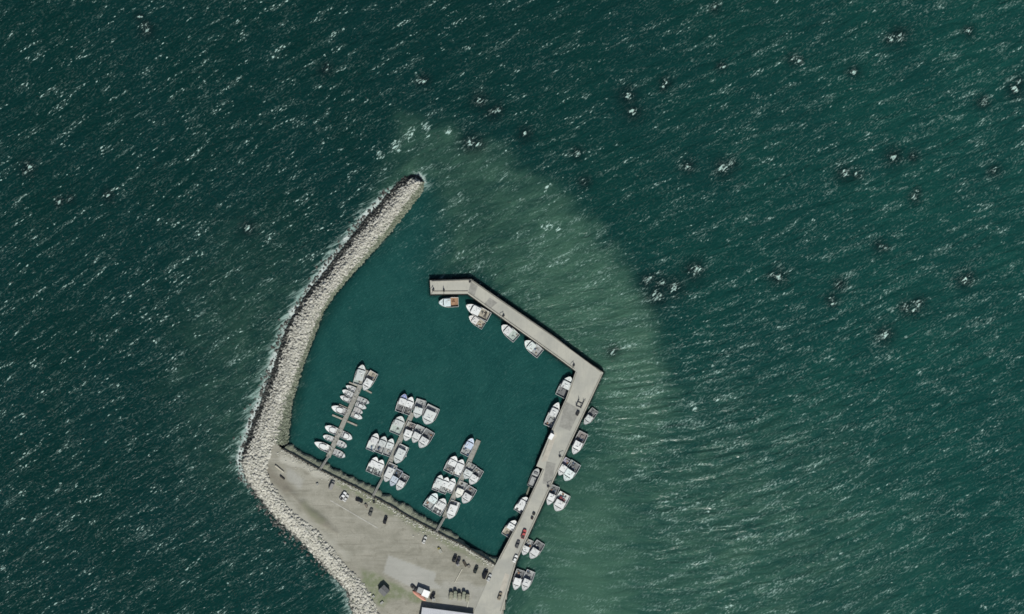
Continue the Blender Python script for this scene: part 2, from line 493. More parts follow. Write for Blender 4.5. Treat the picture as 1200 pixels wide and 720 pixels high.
gcol = mix(nt, sstep(nt, g3, 0.45, 0.75, 0, 0.6), gcol, (0.345, 0.335, 0.29))
gcol = mix(nt, sstep(nt, noise(nt, node(nt, 'ShaderNodeMapping', {'Vector': pos, 'Rotation': (0, 0, math.radians(31)), 'Scale': (0.05, 0.9, 1)}).outputs[0], 1.0, 3, 0.6, 0.5), 0.52, 0.75, 0, 0.6), gcol, (0.16, 0.15, 0.12))
gcol = mix(nt, sstep(nt, noise(nt, pos, 0.22, 4, 0.7, 0.6), 0.55, 0.70, 0, 0.6), gcol, (0.175, 0.165, 0.13))
gcol = mix(nt, sstep(nt, g2, 0.35, 0.75, 0, 0.35), gcol, (0.17, 0.165, 0.135))
bn = mth(nt, 'MULTIPLY', attr(nt, 'brown'), sstep(nt, g2, 0.2, 0.6, 0.6, 1))
gcol = mix(nt, bn, gcol, (0.17, 0.155, 0.125))
gcol = mix(nt, attr(nt, 'pale'), gcol, (0.42, 0.41, 0.36))
gcol = mix(nt, mth(nt, 'MULTIPLY', attr(nt, 'slab'), 0.65), gcol, mix(nt, g1, (0.33, 0.33, 0.31), (0.40, 0.40, 0.38)))
gr = mth(nt, 'MULTIPLY', attr(nt, 'grass'), sstep(nt, noise(nt, pos, 0.3, 4, 0.7), 0.3, 0.6, 0.35, 1.0), clamp=True)
gcol = mix(nt, gr, gcol, mix(nt, g2, (0.10, 0.13, 0.065), (0.19, 0.21, 0.125)))
nt.links.new(gcol, b.inputs['Base Color'])
b.inputs['Roughness'].default_value = 0.95
bp = node(nt, 'ShaderNodeBump', {'Height': g2, 'Distance': 0.3, 'Strength': 0.5})
nt.links.new(bp.outputs[0], b.inputs['Normal'])
np_mesh('gravel_apron', np.concatenate([LPt[used], lz[:, None]], 1), LF, m, attrs=dict(grass=grass, brown=brown, slab=slab, pale=pale), smooth=True, kind='structure')

# ------------------------------------------------------------------ rocks
def ico():
    t = (1 + 5 ** .5) / 2
    v = np.array([(-1, t, 0), (1, t, 0), (-1, -t, 0), (1, -t, 0), (0, -1, t), (0, 1, t), (0, -1, -t), (0, 1, -t), (t, 0, -1), (t, 0, 1), (-t, 0, -1), (-t, 0, 1)], float)
    v /= np.linalg.norm(v[0])
    f = [(0, 11, 5), (0, 5, 1), (0, 1, 7), (0, 7, 10), (0, 10, 11), (1, 5, 9), (5, 11, 4), (11, 10, 2), (10, 7, 6), (7, 1, 8), (3, 9, 4), (3, 4, 2), (3, 2, 6), (3, 6, 8), (3, 8, 9), (4, 9, 5), (2, 4, 11), (6, 2, 10), (8, 6, 7), (9, 8, 1)]
    vs = [tuple(p) for p in v]
    cache, out = {}, []

    def mid(a, b):
        k = (min(a, b), max(a, b))
        if k not in cache:
            p = (np.array(vs[a]) + np.array(vs[b])) / 2
            vs.append(tuple(p / np.linalg.norm(p)))
            cache[k] = len(vs) - 1
        return cache[k]
    for a, b2, c in f:
        x, y, z = mid(a, b2), mid(b2, c), mid(c, a)
        out += [(a, x, z), (b2, y, x), (c, z, y), (x, y, z)]
    return np.array(vs), np.array(out)


ICO_V, ICO_F = ico()


def scatter_rocks(C, R):
    """angular boulders at centres C with radii R: vertices, faces, per vertex random tint"""
    n = len(C)
    k = len(ICO_V)
    sh = rng.uniform(0.72, 1.18, (n, k))
    v = ICO_V[None] * sh[:, :, None]
    # chop random planes to get flat facets
    for _ in range(3):
        d = rng.normal(size=(n, 3))
        d /= np.linalg.norm(d, axis=1)[:, None]
        h = rng.uniform(0.45, 0.8, n)
        dp = np.einsum('nkd,nd->nk', v, d)
        ex = np.maximum(dp - h[:, None], 0)
        v = v - ex[:, :, None] * d[:, None, :]
    v = v * rng.uniform(0.7, 1.25, (n, 1, 3)) * np.array([1.05, 1.05, .6]) * R[:, None, None]
    a = rng.uniform(0, 2 * PI, n)
    ca, sa = np.cos(a)[:, None], np.sin(a)[:, None]
    v = np.stack([v[:, :, 0] * ca - v[:, :, 1] * sa, v[:, :, 0] * sa + v[:, :, 1] * ca, v[:, :, 2]], 2) + C[:, None, :]
    f = ICO_F[None] + (np.arange(n) * k)[:, None, None]
    return v.reshape(-1, 3), f.reshape(-1, 3), np.repeat(rng.random(n), k)


def rock_mat(name, core=False):
    m, nt, b = new_mat(name)
    pos = node(nt, 'ShaderNodeNewGeometry').outputs['Position']
    n1 = noise(nt, pos, 0.9, 4, 0.65)
    tint = attr(nt, 'tint') if not core else noise(nt, pos, 0.6, 3, 0.6)
    dry = mix(nt, tint, (0.36, 0.35, 0.305), (0.58, 0.565, 0.51))
    dry = mix(nt, sstep(nt, n1, 0.35, 0.7, 0, 0.5), dry, (0.27, 0.26, 0.22))
    wet = mix(nt, tint, (0.012, 0.013, 0.012), (0.066, 0.070, 0.062))
    weedc = mix(nt, tint, (0.085, 0.105, 0.070), (0.20, 0.215, 0.165))
    c = mix(nt, attr(nt, 'wet'), dry, wet)
    c = mix(nt, attr(nt, 'algae'), c, weedc)
    nt.links.new(c, b.inputs['Base Color'])
    nt.links.new(sstep(nt, attr(nt, 'wet'), 0, 1, 0.9, 0.45), b.inputs['Roughness'])
    bp = node(nt, 'ShaderNodeBump', {'Height': n1, 'Distance': 0.25, 'Strength': 0.5})
    nt.links.new(bp.outputs[0], b.inputs['Normal'])
    return m


ROCK, CORE = rock_mat('armour_stone'), rock_mat('stone_core', True)


def loft_surface(curves, zs, n):
    """curves: list of px polylines; returns fn(t,s) sampler plus mesh"""
    R = [resample(WP(c), n) for c in curves]
    R = [np.concatenate([r, np.full((n, 1), z)], 1) for r, z in zip(R, zs)]
    return np.stack(R, 1)                       # n x k x 3


def rocks_on(G, dens, rmin, rmax, wet_fn, algae_fn, sink=0.25):
    C, s_out = [], []
    n, k, _ = G.shape
    for j in range(k - 1):
        a, b2, c, d = G[:-1, j], G[1:, j], G[1:, j + 1], G[:-1, j + 1]
        area = 0.5 * np.linalg.norm(np.cross(b2 - a, d - a), axis=1) + 0.5 * np.linalg.norm(np.cross(b2 - c, d - c), axis=1)
        cnt = rng.poisson(area * dens)
        idx = np.repeat(np.arange(n - 1), cnt)
        u, w_ = rng.random(len(idx))[:, None], rng.random(len(idx))[:, None]
        p = (a[idx] * (1 - u) + b2[idx] * u) * (1 - w_) + (d[idx] * (1 - u) + c[idx] * u) * w_
        C.append(p)
        s_out.append((j + w_[:, 0]) / (k - 1))
    C, s = np.concatenate(C), np.concatenate(s_out)
    R = rng.uniform(rmin, rmax, len(C)) * np.where(rng.random(len(C)) < 0.12, 1.35, 1.0)
    C[:, 2] += R * (0.5 - sink) + rng.normal(0, 0.18, len(C))
    v, f, tint = scatter_rocks(C, R)
    kk = len(ICO_V)
    return v, f, tint, np.repeat(wet_fn(C, s), kk), np.repeat(algae_fn(C, s), kk)


bw = thing('rock_breakwater', 'long curved breakwater of pale armour rocks with dark wet seaward foot', 'breakwater')
nA = 240
mid1 = [((a[0] + b_[0]) / 2, (a[1] + b_[1]) / 2) for a, b_ in zip(resample(BL1, 60), resample(BR1, 60))]
GA = loft_surface([[(p[0], p[1]) for p in O1], BL1, mid1, BR1, I1], [-0.9, 2.5, 4.0, 3.3, -0.6], nA)
nB = 220
mid2 = [((a[0] * .5 + b_[0] * .5), (a[1] * .5 + b_[1] * .5)) for a, b_ in zip(resample(BL2, 60), resample(E2, 60))]
GB = loft_surface([O2, BL2, mid2, E2], [-0.9, 2.2, 4.1, 3.1], nB)


def grid_faces(n, k):
    i = (np.arange(n - 1)[:, None] * k + np.arange(k - 1)[None]).ravel()
    return np.stack([i, i + k, i + k + 1, i + 1], 1)


vA, vB = GA.reshape(-1, 3), GB.reshape(-1, 3)
cv = np.concatenate([vA, vB])
cf = np.concatenate([grid_faces(nA, 5), grid_faces(nB, 4) + len(vA)])
sA, sB = np.tile(np.linspace(0, 1, 5), nA), np.tile(np.linspace(0, 1, 4), nB)
wetc = np.concatenate([(sA < 0.3) * 1.0, (sB < 0.2) * 1.0])
algc = np.concatenate([(sA > 0.72) * 1.0, np.zeros(len(vB))])
np_mesh('core', cv, cf, CORE, parent=bw, attrs=dict(wet=wetc, algae=algc))
wetA = lambda C, s: np.clip(np.maximum((1.9 - C[:, 2] + rng.normal(0, .45, len(C))) * 1.2, (rng.random(len(C)) < 0.8) * (s < 0.185 + rng.normal(0, .045, len(C)))), 0, 1) * (s < 0.5)
algA = lambda C, s: np.clip((s - 0.74) * 14 + rng.normal(0, .35, len(C)), 0, 1)
wetB = lambda C, s: np.clip((1.25 - C[:, 2] + rng.normal(0, .55, len(C))) * 1.1, 0, 1) * (s < 0.34)
algB = lambda C, s: np.clip((rng.random(len(C)) < 0.06) * 0.6, 0, 1)
parts = [rocks_on(GA, 2.1, 0.34, 0.68, wetA, algA), rocks_on(GB, 1.5, 0.42, 0.82, wetB, algB)]
# strays tumbled into the water along the seaward foot
Of = resample(WP(O1[2:] + O2[1:6]), 420)
nrm = np.stack([-np.gradient(Of[:, 1]), np.gradient(Of[:, 0])], 1)
nrm /= np.linalg.norm(nrm, axis=1)[:, None]
pick = rng.integers(22, 420, 420)
off = rng.exponential(1.1, 420)
cand = Of[pick] - nrm[pick] * off[:, None] * np.where(inside((Of[pick] - nrm[pick]) / S * [1, -1] + [600, 360], O1 + I1[::-1]), -1, 1)[:, None]
Cs = np.concatenate([cand, rng.uniform(-0.5, 0.15, (420, 1))], 1)
v, f, t = scatter_rocks(Cs, rng.uniform(0.5, 0.95, 420))
parts.append((v, f, t, np.full(len(v), 0.95), np.zeros(len(v))))
off = np.cumsum([0] + [len(p[0]) for p in parts])
np_mesh('armour_rocks', np.concatenate([p[0] for p in parts]), np.concatenate([p[1] + o for p, o in zip(parts, off)]), ROCK, parent=bw,
        attrs=dict(tint=np.concatenate([p[2] for p in parts]), wet=np.concatenate([p[3] for p in parts]), algae=np.concatenate([p[4] for p in parts])), kind='stuff')

# ------------------------------------------------------------------ weedy harbour bank
nb = 260
top, bot = resample(WP(BANKTOP), nb), resample(WP(BANKBOT), nb)
jit = (vnoise(bot, 3.0, 9) - .5)[:, None] * 2.2 + (vnoise(bot, 1.2, 4) - .5)[:, None] * 1.0
d = bot - top
d /= np.linalg.norm(d, axis=1)[:, None]
bot2 = bot + d * jit
GBk = np.stack([np.concatenate([top * (1 - f_) + bot2 * f_ + d * e, np.full((nb, 1), z) + (vnoise(top + f_ * 7, 1.5, 6) - .5)[:, None] * 0.3], 1)
                for f_, e, z in ((0, 0, 2.4), (0.3, 0, 2.2), (0.65, 0, 1.8), (0.95, 0, 1.25), (1.0, 0.9, -1.2))], 1)
m, nt, b = new_mat('weedy_bank')
pos = node(nt, 'ShaderNodeNewGeometry').outputs['Position']
k1, k2 = noise(nt, pos, 0.5, 4, 0.65), noise(nt, pos, 2.2, 3, 0.6)
c = mix(nt, sstep(nt, k1, 0.3, 0.7), (0.20, 0.215, 0.155), (0.29, 0.305, 0.23))
c = mix(nt, sstep(nt, k2, 0.45, 0.75, 0, 0.4), c, (0.10, 0.11, 0.08))
nt.links.new(c, b.inputs['Base Color'])
b.inputs['Roughness'].default_value = 0.85
nt.links.new(node(nt, 'ShaderNodeBump', {'Height': k2, 'Distance': 0.4, 'Strength': 0.8}).outputs[0], b.inputs['Normal'])
np_mesh('harbour_bank', GBk.reshape(-1, 3), grid_faces(nb, 5)[:, ::-1], m, smooth=True, kind='structure')
# stones lying on the bank and along the top of the wall
nS = 150
idx = rng.integers(0, nb, nS)
fr_ = rng.uniform(0.05, 0.95, nS)[:, None]
ctr = np.concatenate([top[idx] * (1 - fr_) + bot2[idx] * fr_, 2.35 - 1.0 * fr_], 1)
v1, f1, t1 = scatter_rocks(ctr, rng.uniform(0.22, 0.5, nS))
nT = 620
idx = rng.integers(0, nb, nT)
back = rng.exponential(1.1, nT)[:, None] + 0.8
ctr2 = np.concatenate([top[idx] - d[idx] * back, np.full((nT, 1), Z_LAND + 0.1)], 1)
v2, f2, t2 = scatter_rocks(ctr2, rng.uniform(0.18, 0.5, nT))
np_mesh('bank_stones', np.concatenate([v1, v2]), np.concatenate([f1, f2 + len(v1)]), ROCK, kind='stuff',
        attrs=dict(tint=np.concatenate([t1, t2]), wet=np.zeros(len(v1) + len(v2)), algae=np.concatenate([np.full(len(v1), .85), np.full(len(v2), 0.15)])))
# low timber wall that holds the apron above the bank
WOOD_D = mat((0.055, 0.050, 0.042), 0.85, 0.4, 0.8)
wall = thing('timber_wall', 'low dark timber wall holding the gravel apron above the weedy bank', 'wall')
bt = resample(WP(BANKTOP), 60)
dn = np.stack([-np.gradient(bt[:, 1]), np.gradient(bt[:, 0])], 1)
dn /= np.linalg.norm(dn, axis=1)[:, None]
ring = lambda p, n_, z0, z1, w0, w1: [(*(p + n_ * w0), z0), (*(p + n_ * w1), z0), (*(p + n_ * w1), z1), (*(p + n_ * w0), z1)]
MB().loft([ring(p, n_, 0.8, Z_LAND + 0.12, -0.25, 0.25) for p, n_ in zip(bt, dn)], True, True, True).build('planking', WOOD_D, wall)
pm = MB()
for p, n_ in zip(bt[::4], dn[::4]):
    for sgn in (1,):
        pm.cyl((*(p + n_ * 0.32), 0.6), (*(p + n_ * 0.32), Z_LAND + 0.2), 0.16, n=6)
pm.build('posts', WOOD_D, wall)

# ------------------------------------------------------------------ concrete pier
m, nt, b = new_mat('pier_concrete')
pos = node(nt, 'ShaderNodeNewGeometry').outputs['Position']
c1, c2 = noise(nt, pos, 0.05, 4, 0.6, 0.6), noise(nt, pos, 0.7, 5, 0.7)
rot = node(nt, 'ShaderNodeMapping', {'Vector': pos, 'Rotation': (0, 0, math.radians(24)), 'Scale': (1.6, 0.08, 1)}).outputs[0]
c3 = noise(nt, rot, 1.0, 3, 0.6)
pc = mix(nt, sstep(nt, c1, 0.35, 0.65), (0.315, 0.314, 0.285), (0.405, 0.395, 0.345))
pc = mix(nt, sstep(nt, c3, 0.4, 0.8, 0, 0.4), pc, (0.30, 0.295, 0.265))
pc = mix(nt, sstep(nt, c2, 0.5, 0.8, 0, 0.45), pc, (0.24, 0.235, 0.21))
nt.links.new(pc, b.inputs['Base Color'])
b.inputs['Roughness'].default_value = 0.9
CONC = m
CONC2 = mat((0.29, 0.285, 0.26), 0.9, 0.25, 0.4)
CONC3 = mat((0.43, 0.40, 0.345), 0.9, 0.18, 0.3)
CRIB = mat((0.022, 0.021, 0.019), 0.8, 0.5, 0.7)
pier = thing('concrete_pier', 'long bent concrete wharf with dark timber sides enclosing the harbour', 'pier')
pw = WP(PIER)
MB().prism(pw, Z_PIER - 0.5, Z_PIER).build('deck', CONC, pier)


def offset_poly(poly, dist):
    n = len(poly)
    out = []
    for i in range(n):
        p0, p1, p2 = (np.array(poly[(i + k) % n], float) for k in (-1, 0, 1))
        e1, e2 = p1 - p0, p2 - p1
        n1, n2_ = np.array([e1[1], -e1[0]]), np.array([e2[1], -e2[0]])
        n1 /= np.linalg.norm(n1)
        n2_ /= np.linalg.norm(n2_)
        h = n1 + n2_
        h /= np.linalg.norm(h)
        out.append(tuple(p1 + h * dist / max(h @ n1, 0.4)))
    return out


area = sum(pw[i][0] * pw[(i + 1) % len(pw)][1] - pw[(i + 1) % len(pw)][0] * pw[i][1] for i in range(len(pw)))
sg = 1 if area > 0 else -1
o0, o1 = offset_poly(pw, sg * 0.06), offset_poly(pw, sg * 0.75)
MB().loft([[(x, y, Z_PIER - 0.35) for x, y in o0], [(x, y, -1.2) for x, y in o1]]).build('crib_wall', CRIB, pier)
# fender piles stand along the berths
piles = []
for e in range(len(pw)):
    a, b2 = np.array(o0[e]), np.array(o0[(e + 1) % len(pw)])
    if e in (8, 9, 10, 11, 12, 16):
        continue
    L = np.linalg.norm(b2 - a)
    k = max(1, int(L / 5.2))
    nn = np.array([(b2 - a)[1], -(b2 - a)[0]]) / L * sg
    for i in range(k):
        p = a + (b2 - a) * (i + .5) / k + nn * 0.30
        q2 = p + nn * 0.45
        piles.append((p, q2))
proto = None
for p, q2 in piles[:98]:
    MB().cyl((*q2, -1.2), (*p, Z_PIER + 0.25), 0.2, 0.17, 7).build('fender_pile', CRIB, pier)
# kerb timbers
RAIL = mat((0.33, 0.31, 0.265), 0.85, 0.3, 0.6)


def rail(pts, name='kerb_timber', h=0.32, wd=0.32, inset=0.5, z=Z_PIER, parent=pier, m_=RAIL):
    w_ = [np.array(W(*p)) for p in pts]
    for a, b2 in zip(w_[:-1], w_[1:]):
        L = np.linalg.norm(b2 - a)
        MB().box(((a[0] + b2[0]) / 2, (a[1] + b2[1]) / 2, z + h / 2 + 0.003), (L, wd, h), math.atan2(b2[1] - a[1], b2[0] - a[0])).build(name, m_, parent)


rail([(506, 330), (551.5, 328.7), (649.5, 396), (704.5, 436.5)])
rail([(507, 341.8), (548.5, 341.6)])
rail([(549, 343.3), (649.5, 415), (673, 432.2)])
rail([(704.7, 439), (666.8, 520), (630.5, 600), (604, 657.5), (586.5, 716)])
rail([(675.5, 437), (664.5, 467.5), (649.5, 500.5), (636, 535)])
rail([(637.2, 550.5), (621, 585), (611, 607), (586, 655)])
# repairs in the deck, sheets a few millimetres proud
for poly, mm in (([(640.5, 540.5), (651, 543), (646, 570), (635.5, 566)], CONC2), ([(574, 349), (583, 355), (574, 362.5), (567, 357)], CONC2),
                 ([(552, 330), (560, 335.5), (556, 347), (549, 342)], CONC2), ([(643, 517), (648, 506), (653, 508), (641, 540), (634, 541)], CONC3),
                 ([(662, 470), (680, 480), (668, 505), (655, 500)], CONC2), ([(586, 690), (592, 671), (597, 673), (590, 700)], CONC3)):
    MB().prism(WP(poly), Z_PIER + .001, Z_PIER + .006, False).build('deck_patch', mm, pier)

# ------------------------------------------------------------------ floats and gangways
FLOAT = mat((0.30, 0.295, 0.265), 0.9, 0.3, 0.9)
FSIDE = mat((0.05, 0.048, 0.042), 0.85, 0.4, 0.9)


def long_float(name, label, a, b2, wpx, fingers=(), group=None):
    A, B = np.array(W(*a)), np.array(W(*b2))
    L = np.linalg.norm(B - A)
    ang = math.atan2(B[1] - A[1], B[0] - A[0])
    t = thing(name, label, 'floating dock', ((A + B)[0] / 2, (A + B)[1] / 2, 0), ang, group)
    wd = wpx * S
    dk = MB()
    n = int(L / 6)
    for i in range(n):
        dk.box((-L / 2 + L * (i + .5) / n, 0, 0.55), (L / n - 0.12, wd, 0.14))
    dk.build('deck', FLOAT, t)
    MB().box((0, 0, 0.16), (L - 0.2, wd - 0.16, 0.62)).build('pontoon', FSIDE, t)
    for y in (-1, 1):
        MB().box((0, y * (wd / 2 - 0.1), 0.69), (L, 0.16, 0.13)).build('kerb', RAIL, t)
    cr = math.cos(-ang), math.sin(-ang)
    for (p, q2, fw) in fingers:
        P0, P1 = np.array(W(*p)), np.array(W(*q2))
        mid = (P0 + P1) / 2 - (A + B) / 2
        loc = (mid[0] * cr[0] - mid[1] * cr[1], mid[0] * cr[1] + mid[1] * cr[0])
        fl_ = np.linalg.norm(P1 - P0)
        fo = MB().box((loc[0], loc[1], 0.46), (fl_, fw * S, 0.16), math.atan2(P1[1] - P0[1], P1[0] - P0[0]) - ang).build('finger_float', RAIL, t)
        MB().box((loc[0], loc[1], 0.13), (fl_ - .2, fw * S - .2, 0.46), math.atan2(P1[1] - P0[1], P1[0] - P0[0]) - ang).build('pontoon', FSIDE, fo)
    return t


def gangway(label, a, b2, wpx=2.3):
    A, B = Vector((*W(*a), Z_LAND + 0.1)), Vector((*W(*b2), 0.75))
    d_ = B - A
    L = d_.length
    t = thing('gangway', label, 'gangway', tuple((A + B) / 2), 0, 'gangways from the apron down to the floats')
    t.rotation_euler = (0, math.asin(-d_.z / L), math.atan2(d_.y, d_.x))
    wd = wpx * S
    MB().box((0, 0, 0), (L, wd, 0.12)).build('deck', FLOAT, t)
    for y in (-1, 1):
        r = MB().cyl((-L / 2, y * wd / 2, 1.0), (L / 2, y * wd / 2, 1.0), 0.05, n=6)
        k = int(L / 1.6)
        for i in range(k + 1):
            x = -L / 2 + L * i / k
            r.cyl((x, y * wd / 2, 0.06), (x, y * wd / 2, 1.0), 0.03, n=5)
        r.build('handrail', mat((0.42, 0.42, 0.41), 0.5, 0.1, 2), t)


GF = 'floating docks inside the harbour'
long_float('floating_dock', 'long narrow float with short fingers and small skiffs, nearest the rock breakwater', (384.5, 536), (430.5, 434), 5.4,
           [((389.5, 486.5), (402.5, 492), 1.9), ((407, 494), (418.5, 499), 1.9), ((425.5, 455.5), (435.5, 460.8), 1.7), ((409.2, 448.2), (421, 453), 1.5), ((397.5, 474), (408, 479), 1.3)], GF)
long_float('floating_dock', 'middle float lined with white fishing boats on both sides', (448.5, 560.5), (483.5, 484), 5.6, [], GF)
long_float('floating_dock', 'grey float with rafted fishing boats, nearest the concrete wharf', (521, 606.5), (561, 516), 5.6, [], GF)
gangway('narrow gangway to the skiff float nearest the rock breakwater', (374.5, 551.5), (385, 535.5))
gangway('gangway from the apron to the middle float', (436.5, 583), (449, 559.5))
gangway('gangway to the float nearest the concrete wharf', (510.5, 624.5), (521.5, 605.5))
ns = thing('narrow_walkway', 'thin timber walkway float along the harbour side of the wharf', 'walkway')
pl = [np.array(W(*p)) for p in ((620.3, 571), (613.5, 590))]
Lw = np.linalg.norm(pl[1] - pl[0])
MB().box((*(pl[0] + pl[1]) / 2, 0.5), (Lw, 0.9, 0.25), math.atan2(*(pl[1] - pl[0])[::-1])).build('deck', mat((0.2, 0.205, 0.16), .9, .3, 1), ns)
MB().box((*(pl[0] + pl[1]) / 2, 0.15), (Lw - .2, 0.7, 0.42), math.atan2(*(pl[1] - pl[0])[::-1])).build('pontoon', FSIDE, ns)

# ------------------------------------------------------------------ boats
GLASS = mat((0.012, 0.016, 0.02), 0.15, 0.1, 3)
BLACK = mat((0.015, 0.015, 0.016), 0.6, 0.3, 2)
STEEL = mat((0.38, 0.39, 0.40), 0.45, 0.2, 2, 0.4)
WHT = (0.68, 0.69, 0.685)
PALE = (0.58, 0.61, 0.60)
GREY = (0.34, 0.35, 0.35)
DGREY = (0.17, 0.175, 0.18)
TAN = (0.36, 0.33, 0.27)
GREEN = (0.40, 0.46, 0.43)
BLUEW = (0.52, 0.60, 0.74)
BROWN = (0.20, 0.18, 0.175)
TS = [0, .08, .16, .26, .36, .46, .56, .66, .74, .82, .88, .93, .965, .99, 1.0]


def hull_shape(L, B, full):
    sz = max(L / 13, 0.42)

    def hw(t):
        if t < .42:
            return B / 2 * (.93 + .07 * math.sin(t / .42 * PI / 2))
        u = (t - .42) / .58
        return max(B / 2 * max(1 - u ** full, 0.0) ** .72, 0.05)

    def zr(t):
        return sz * (1.5 + 1.25 * t ** 2.4) if L > 8.5 else sz * (1.15 + 1.1 * t ** 2.4)
    return sz, hw, zr


def boat(bow, stern, w_, kind, hullc, deckc, roofc, label, group, opt=()):
    bx, by = W(*bow)
    sx, sy = W(*stern)
    L, B = math.hypot(bx - sx, by - sy), w_ * S * (1.12 if kind in ('fish', 'trawl', 'barge') else 1.06)
    ang = math.atan2(by - sy, bx - sx)
    r = random.Random(int(bow[0] * 31 + bow[1] * 17))
    small = kind in ('skiff', 'cuddy')
    t = thing({'skiff': 'skiff', 'cuddy': 'cabin_boat', 'barge': 'work_barge'}.get(kind, 'fishing_boat'), label, 'boat', ((bx + sx) / 2, (by + sy) / 2, 0), ang, group)
    full = {'skiff': 2.7, 'cuddy': 2.4, 'barge': 4.5}.get(kind, 2.4) if 'sharp' not in opt else 1.6
    sz, hw, zr = hull_shape(L, B, full)
    rc = 0.16 * max(sz, .55)                     # rail width
    zd = 0.42 * sz if not small else 0.16
    th = 0.45 if kind in ('fish', 'trawl') else (0.62 if kind == 'cuddy' else 0.80)   # where the foredeck starts
    if kind == 'barge':
        th = .72
    kf = r.choice([1, 1, .94, .86])
    roofc = tuple(c_ * kf for c_ in roofc)
    H = mat(hullc, 0.45, 0.12, 1.2)
    ringf = lambda tt: [(-max(hw(tt) - rc, .01), zd - .05), (-max(hw(tt) - rc, .01), zr(tt)), (-hw(tt), zr(tt)), (-hw(tt) * .9, .12 * sz), (-hw(tt) * .55, -.4 * sz), (0, -.5 * sz),
                        (hw(tt) * .55, -.4 * sz), (hw(tt) * .9, .12 * sz), (hw(tt), zr(tt)), (max(hw(tt) - rc, .01), zr(tt)), (max(hw(tt) - rc, .01), zd - .05)]
    rings = [[((tt - .5) * L, y, z) for y, z in ringf(tt)] for tt in TS]
    mb = MB().loft(rings, closed=False)
    o = [rings[0][i] for i in range(2, 9)]
    mb.add(o, [tuple(range(7))])
    mb.box((-L / 2 + rc / 2 + .01, 0, (zr(0) + zd) / 2), (rc, 2 * hw(0) - 2 * rc, zr(0) - zd + .02))
    mb.build('hull', H, t)
    # rub rail, widened and blackened to imitate a dark halo round the hull
    rr = []
    for tt in TS:
        y, z = hw(tt), zr(tt) - .22 * sz
        rr.append([((tt - .5) * L, y - .02, z - .07), ((tt - .5) * L, y + .2 * max(sz, .5), z - .05), ((tt - .5) * L, y + .2 * max(sz, .5), z + .06), ((tt - .5) * L, y - .02, z + .07)])
    rl = MB().loft(rr, True, True, True)
    rl.loft([[(x, -y, z) for x, y, z in k] for k in rr], True, True, True)
    rl.build('rub_rail', mat(r.choice([(0.015, 0.015, 0.017), (0.015, 0.02, 0.04), (0.012, 0.03, 0.02), (0.02, 0.02, 0.022)]), .6, .2, 2), t)

    def sheet(t0, t1, zf, name, m_, edge=None, camber=0.0, thick=.06):
        tt = [t0] + [k for k in TS if t0 < k < t1] + [t1]
        rg = []
        for k in tt:
            y = max(hw(k) - (edge if edge is not None else rc) - .004, .008)
            z = zf(k)
            rg.append([((k - .5) * L, -y, z - thick), ((k - .5) * L, -y, z), ((k - .5) * L, 0, z + camber * y / (B / 2)), ((k - .5) * L, y, z), ((k - .5) * L, y, z - thick)])
        return MB().loft(rg, True, True, True).build(name, m_, t)
    if small:
        deckc = tuple(c_ * .55 + .28 for c_ in deckc)
    D = mat(deckc, 0.85, 0.35, 1.4)
    sheet(0.02, min(th + .30, .93), lambda k: zd, 'cockpit_deck', D)
    FD = mat(roofc if 'bluebow' not in opt else (0.16, 0.20, 0.42), 0.55, 0.12, 1.0)
    zfd = lambda k: zr(k) - .10 * sz
    if kind in ('fish', 'trawl'):
        sheet(.66, .985, zfd, 'foredeck', FD, camber=.12 * sz)
        x0, x1 = (th - .5) * L - r.uniform(0, .03) * L, (.80 - .5) * L
        if 'aftroof' in opt:
            x0 -= .10 * L
        hwid = B * .37
        zh = zd + r.uniform(2.2, 2.5) * sz
        HM = mat(roofc, 0.5, 0.10, 1.1)
        # wheelhouse: box with a raked, narrowed front
        def plan(z, f):                            # f 0 at sill, 1 at eaves
            return [(x0, -hwid, z), (x1 - .8 * sz - f * .35 * sz, -hwid, z), (x1 - f * .85 * sz, -hwid * .62, z), (x1 - f * .85 * sz, hwid * .62, z), (x1 - .8 * sz - f * .35 * sz, hwid, z), (x0, hwid, z)]
        zs_ = zd + (zh - zd) * .55
        zs_ = max(zs_, zr(.72) + .1 * sz)
        wh = MB().loft([plan(zd, 0), plan(zs_, 0), plan(zh, 1)], True, True, True).build('wheelhouse', HM, t)
        grow = lambda pl_, e: [(p[0] + (e if p[0] > x0 + .1 else -e * .2), p[1] * (1 + e / hwid), p[2]) for p in pl_]
        lo = [tuple(Vector(a).lerp(Vector(b_), .18)) for a, b_ in zip(plan(zs_, 0), plan(zh, 1))]
        hi = [tuple(Vector(a).lerp(Vector(b_), .86)) for a, b_ in zip(plan(zs_, 0), plan(zh, 1))]
        g0, g1_ = grow(lo, .025), grow(hi, .025)
        MB().add(g0 + g1_, [(i, i + 1, i + 7, i + 6) for i in range(5)]).build('window_band', GLASS, wh)
        rp = [(p[0] + (0.12 if p[0] > x0 + .1 else -(.03 * L if 'aftroof' not in opt else .16 * L) * r.uniform(.5, 1.0)), p[1] * 1.05) for p in plan(zh, 1)]
        rz1 = zh + .03
        rf = MB().loft([[(x, y, rz1) for x, y in rp], [(x, y, rz1 + .08) for x, y in rp], [(x * .97 + .02 * (x0 + x1) / 2, y * .9, rz1 + .16) for x, y in rp]], True, True, True)
        rf.build('roof', HM, wh)
        xm = x0 + (x1 - x0) * r.uniform(.15, .5)
        MB().cyl((xm, 0, rz1 + .1), (xm, 0, rz1 + 1.9 * sz), .06, .04, 6).cyl((xm, -.6 * sz, rz1 + 1.3 * sz), (xm, .6 * sz, rz1 + 1.3 * sz), .04, n=5).build('mast', STEEL, wh)
        MB().cyl((xm + .9 * sz, .35 * hwid * r.choice([-1, 1]), rz1 + .12), (xm + .9 * sz, .35 * hwid, rz1 + .42), .32 * sz, .26 * sz, 10).build('radar_dome', mat(WHT, .4, .05, 1), wh)
